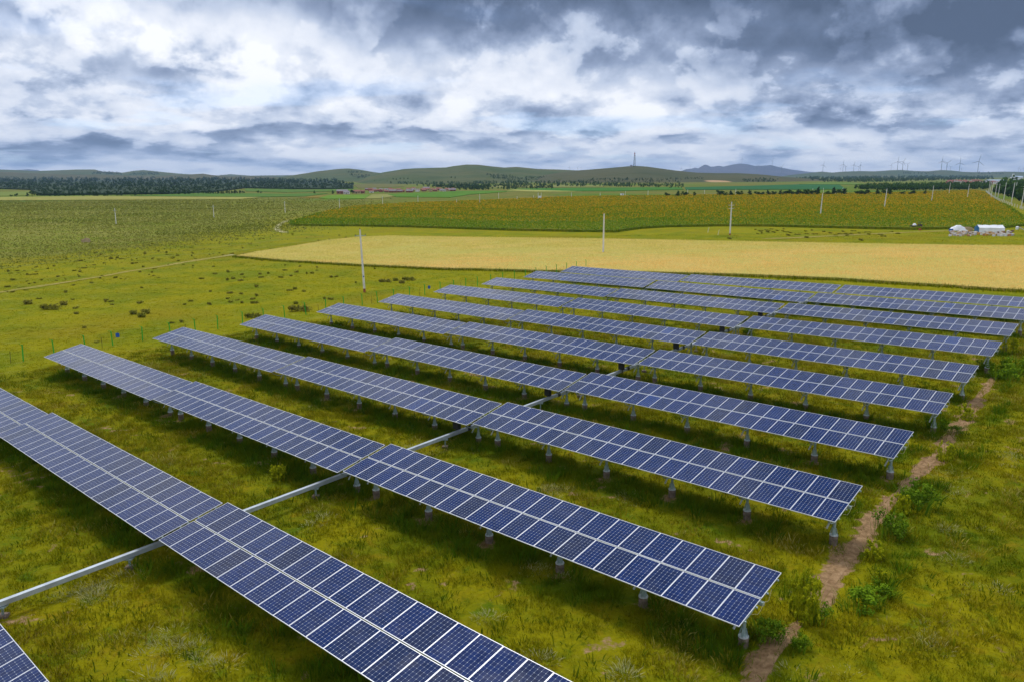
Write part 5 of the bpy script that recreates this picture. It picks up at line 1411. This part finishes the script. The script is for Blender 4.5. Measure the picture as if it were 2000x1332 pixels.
# ------------------------------------------------------------------ beekeepers' camp
p = at(1932, 453.5)
tent = tag(empty('ridge_tent', p, (0, 0, -0.16)), 'long white tarpaulin tent with a blue front end behind the beehive boxes', 'tent')
k_ = height_px(p, 1.0)
Lt, Wt, Ht, Wl = 46 * k_, 3.4, 13.5 * k_, 1.25
m = MB(); ns = 11; nsec = 9
rows_ = []
for i_ in range(ns):
    xx = -Lt / 2 + Lt * i_ / (ns - 1); sag = 0.10 * math.sin(i_ / (ns - 1) * math.pi * 3) ** 2
    sec = [(-Wt / 2 - 0.05, -0.05), (-Wt / 2, Wl * 0.5), (-Wt / 2, Wl), (-Wt / 4, (Wl + Ht) / 2 - 0.08), (0, Ht), (Wt / 4, (Wl + Ht) / 2 - 0.08), (Wt / 2, Wl), (Wt / 2, Wl * 0.5), (Wt / 2 + 0.05, -0.05)]
    rows_.append([m.bm.verts.new((xx, yy + random.uniform(-.05, .05), zz - (sag if zz > Wl * 1.1 else 0) + random.uniform(-.04, .04))) for yy, zz in sec])
for a_, b_ in zip(rows_, rows_[1:]):
    for k in range(nsec - 1): m.bm.faces.new((a_[k], a_[k + 1], b_[k + 1], b_[k]))
m.bm.faces.new(rows_[-1])
m.build('tarpaulin_cover', M_TARP, tent)
m = MB(); m.poly([(-Lt / 2 - 0.02, yy, zz) for yy, zz in ((-Wt / 2, -0.05), (-Wt / 2, Wl), (0, Ht - 0.1), (Wt / 2, Wl), (Wt / 2, -0.05))]).box((-Lt / 2 - 0.05, 0.1, 0.85), (0.06, 1.0, 1.6))
m.build('blue_end_flap', M_TARPB, tent)
p = at(1871, 452)
hp_ = tag(empty('covered_heap', p), 'low heap under a white tarpaulin left of the long tent', 'tarpaulin heap')
g_ = random.Random(8); m = MB(); pr = []
for i_ in range(9):
    xx = -2.4 + 4.8 * i_ / 8; hh = 1.75 * math.sin(math.pi * (i_ + 0.6) / 9.2) ** 0.7
    pr.append([m.bm.verts.new((xx + g_.uniform(-.1, .1), -1.2 + 2.4 * j / 6, max(0, hh * math.sin(math.pi * (j + 0.25) / 6.5) + g_.uniform(-.1, .1)))) for j in range(7)])
for a_, b_ in zip(pr, pr[1:]):
    for k in range(6): m.bm.faces.new((a_[k], a_[k + 1], b_[k + 1], b_[k]))
m.build('tarpaulin_cover', M_TARP, hp_)
MB().box((2.6, -0.2, 0.55), (1.6, 1.3, 1.2)).box((3.7, -0.1, 0.45), (0.7, 0.9, 0.95)).build('stacked_crate', M_TAN, hp_)
MB().box((-2.5, -0.8, 0.35), (0.9, 0.7, 0.7)).build('blue_drum', M_BLUE, hp_)
HC = [(0.62, 0.62, 0.66), (0.42, 0.22, 0.11), (0.50, 0.36, 0.24), (0.46, 0.42, 0.52), (0.52, 0.28, 0.05), (0.22, 0.14, 0.10)]
HN = ['white', 'brown', 'tan', 'lilac grey', 'orange', 'dark brown']
ME_H = []
for c_, n_ in zip(HC, HN):
    mm = plain('hive ' + n_, c_, 0.8, 0, 0.2, 0.15, 3)
    m = MB().box((0, 0, 0.22), (0.52, 0.62, 0.44)).box((0, 0, 0.47), (0.58, 0.68, 0.08), mi=1).box((0, -0.33, 0.07), (0.36, 0.05, 0.04), mi=0)
    ME_H.append(m.mesh('beehive_box', [mm, M_LIME if n_ in ('white', 'lilac grey', 'tan') else mm]))
g_ = random.Random(18); o0 = at(1914, 457); placed = []
tries = 0
while len(placed) < 110 and tries < 6000:
    tries += 1
    px, py = g_.uniform(1855, 1978), g_.uniform(453.5, 462.3)
    if py < 455.5 and 1900 < px < 1958: continue
    q_ = at(px, py)
    if any((q_ - a_).length < 0.72 for a_ in placed): continue
    placed.append(q_); kk = g_.choices(range(6), (5, 3, 4, 3, 1.5, 2))[0]
    o = link_mesh('beehive_box', ME_H[kk], None, q_, (0, 0, g_.uniform(-0.35, 0.35)))
    tag(o, f'small {HN[kk]} beehive box in the crowded rows before the white tent', 'beehive', f'{HN[kk]} beehive boxes before the tent')
p = at(1787, 448.5)
ca = tag(empty('cargo_tricycle', p, (0, 0, 0.12)), 'dark open cargo cart carrying a white sack, parked by the sunflower edge', 'cargo cart')
MB().box((-0.2, 0, 0.75), (2.6, 1.4, 0.12)).box((-0.2, 0.68, 1.0), (2.6, 0.05, 0.45)).box((-0.2, -0.68, 1.0), (2.6, 0.05, 0.45)).box((-1.5, 0, 1.0), (0.05, 1.4, 0.45)).build('cargo_bed', M_TRUCK, ca)
MB().box((1.55, 0, 1.05), (0.75, 1.2, 0.9)).bar((1.3, -0.55, 1.5), (1.1, -0.55, 2.1), 0.06, 0.06).bar((1.3, 0.55, 1.5), (1.1, 0.55, 2.1), 0.06, 0.06).box((1.35, 0, 2.1), (1.0, 1.3, 0.06)).bar((1.9, 0, 1.1), (2.35, 0, 0.3), 0.12, 0.12).build('driver_cab', M_TRUCK, ca)
for xx, yy in ((-0.9, -0.75), (-0.9, 0.75), (2.35, 0)): MB().cone((xx, yy - 0.09, 0.33), (xx, yy + 0.09, 0.33), 0.33, 0.33, 14).build('wheel', M_RUBBER, ca)
pz = at(1785, 448.2)
sk = link_mesh('white_sack', MB().cone((0, 0, 0), (0, 0, 0.35), 0.55, 0.62, 12).cone((0, 0, 0.35), (0, 0, 0.85), 0.62, 0.35, 12).cone((0, 0, 0.85), (0, 0, 1.0), 0.35, 0.12, 12).mesh('white_sack', M_TARP), None, (p.x - 0.3, p.y - 0.05, p.z + 0.82))
tag(sk, 'bulging white sack lying on the dark cargo cart', 'sack')
p = at(1796.5, 450.5); o = link_mesh('crate', MB().box((0, 0, 0.25), (0.6, 0.5, 0.5)).box((0, 0, 0.52), (0.66, 0.56, 0.05)).mesh('crate', M_REDP), None, p); tag(o, 'small red crate on the grass beside the cargo cart', 'crate')
p = at(1986.5, 449); o = link_mesh('water_drum', MB().cone((0, 0, 0), (0, 0, 0.75), 0.42, 0.42, 14).cone((0, 0, 0.75), (0, 0, 0.95), 0.42, 0.22, 14).mesh('water_drum', M_WHITE), None, p); tag(o, 'white water drum on the grass right of the long tent', 'drum')
p = at(1998, 453); t = tag(empty('lean_to_shelter', p, (0, 0, -0.2)), 'grey sheet lean-to on the grass at the right edge of the camp', 'shelter')
MB().box((0, 0, 0.62), (2.6, 2.6, 0.05), Matrix.Rotation(0.5, 3, 'Y') @ Matrix.Rotation(0.2, 3, 'X')).build('grey_sheet', M_ROOFG, t); MB().bar((0.9, -1.0, 0), (0.9, -1.0, 0.3), 0.06, 0.06).bar((-0.9, 1.0, 0), (-0.9, 1.0, 1.2), 0.06, 0.06).build('prop', M_BARK, t)
for k, (px, py) in enumerate(((1382, 455), (1402, 459.5))):
    p = at(px, py); o = link_mesh('marker_stake', MB().bar((0, 0, -0.2), (0.35, 0, 1.5), 0.07, 0.07).mesh('marker_stake', M_WHITE), None, p)
    tag(o, ('shorter' if k == 0 else 'taller') + ' leaning white stake on the meadow left of the crossarm pole', 'stake')
p = at(168, 474.5); o = link_mesh('hay_bale', MB().box((0, 0, 0.5), (2.2, 1.2, 1.0)).box((0.3, 0.1, 1.15), (1.3, 0.9, 0.35)).mesh('hay_bale', M_TAN), None, p, (0, 0, 0.2)); tag(o, 'tan block of stacked bales at the edge of the scrub', 'bale stack')
p = at(1051, 340 + 52)

# white post rail along the road on the right
rail = [at(px, py) for px, py in ((1926, 375), (1938, 386), (1952, 393), (1972, 401), (1992, 408), (2030, 421))]
rb = rail[0]
rf = tag(empty('roadside_fence', rb), 'low pale post fence running beside the road at the right edge', 'fence')
ME_RP = MB().box((0, 0, 0.6), (0.26, 0.26, 1.4)).box((0, 0, 1.33), (0.32, 0.32, 0.10)).mesh('fence_post', M_LIME)
pts = []
for a_, b_ in zip(rail, rail[1:]):
    n_ = max(1, int((b_ - a_).length / 11.0))
    for k in range(n_):
        q_ = a_.lerp(b_, k / n_); q_.z = float(G(q_.x, q_.y)); pts.append(q_ - rb); link_mesh('fence_post', ME_RP, rf, q_ - rb)
for h in (0.6, 1.2): MB().tube([q_ + Vector((0, 0, h)) for q_ in pts], 0.008, 4).build('wire', M_WIRE, rf)

# ------------------------------------------------------------------ haze
hz_m, nt = new_mat('haze'); b = NB(nt)
pv = b.n('ShaderNodeVolumePrincipled')
pv.inputs['Color'].default_value = (0.42, 0.64, 1.0, 1)
pv.inputs['Density'].default_value = 5.0e-5
pv.inputs['Anisotropy'].default_value = 0.2
o_ = b.n('ShaderNodeOutputMaterial'); b.link(pv.outputs[0], o_.inputs['Volume'])
HZX = float(gx[-1]) + 60; HZ0, HZ1 = float(gy[0]) - 60, float(gy[-1]) + 60
hb = link_mesh('haze', MB().box((0, (HZ0 + HZ1) / 2, 145), (2 * HZX, HZ1 - HZ0, 310)).mesh('haze', hz_m))
hb['kind'] = 'stuff'; hb['label'] = 'thin blue haze over the far hills'
S.cycles.volume_bounces = 0
S.cycles.max_bounces = 6
S.cycles.transparent_max_bounces = 8
S.cycles.use_adaptive_sampling = True
S.cycles.adaptive_threshold = 0.01
S.cycles.use_denoising = True
S.cycles.denoiser = 'OPENIMAGEDENOISE'
S.cycles.denoising_prefilter = 'ACCURATE'
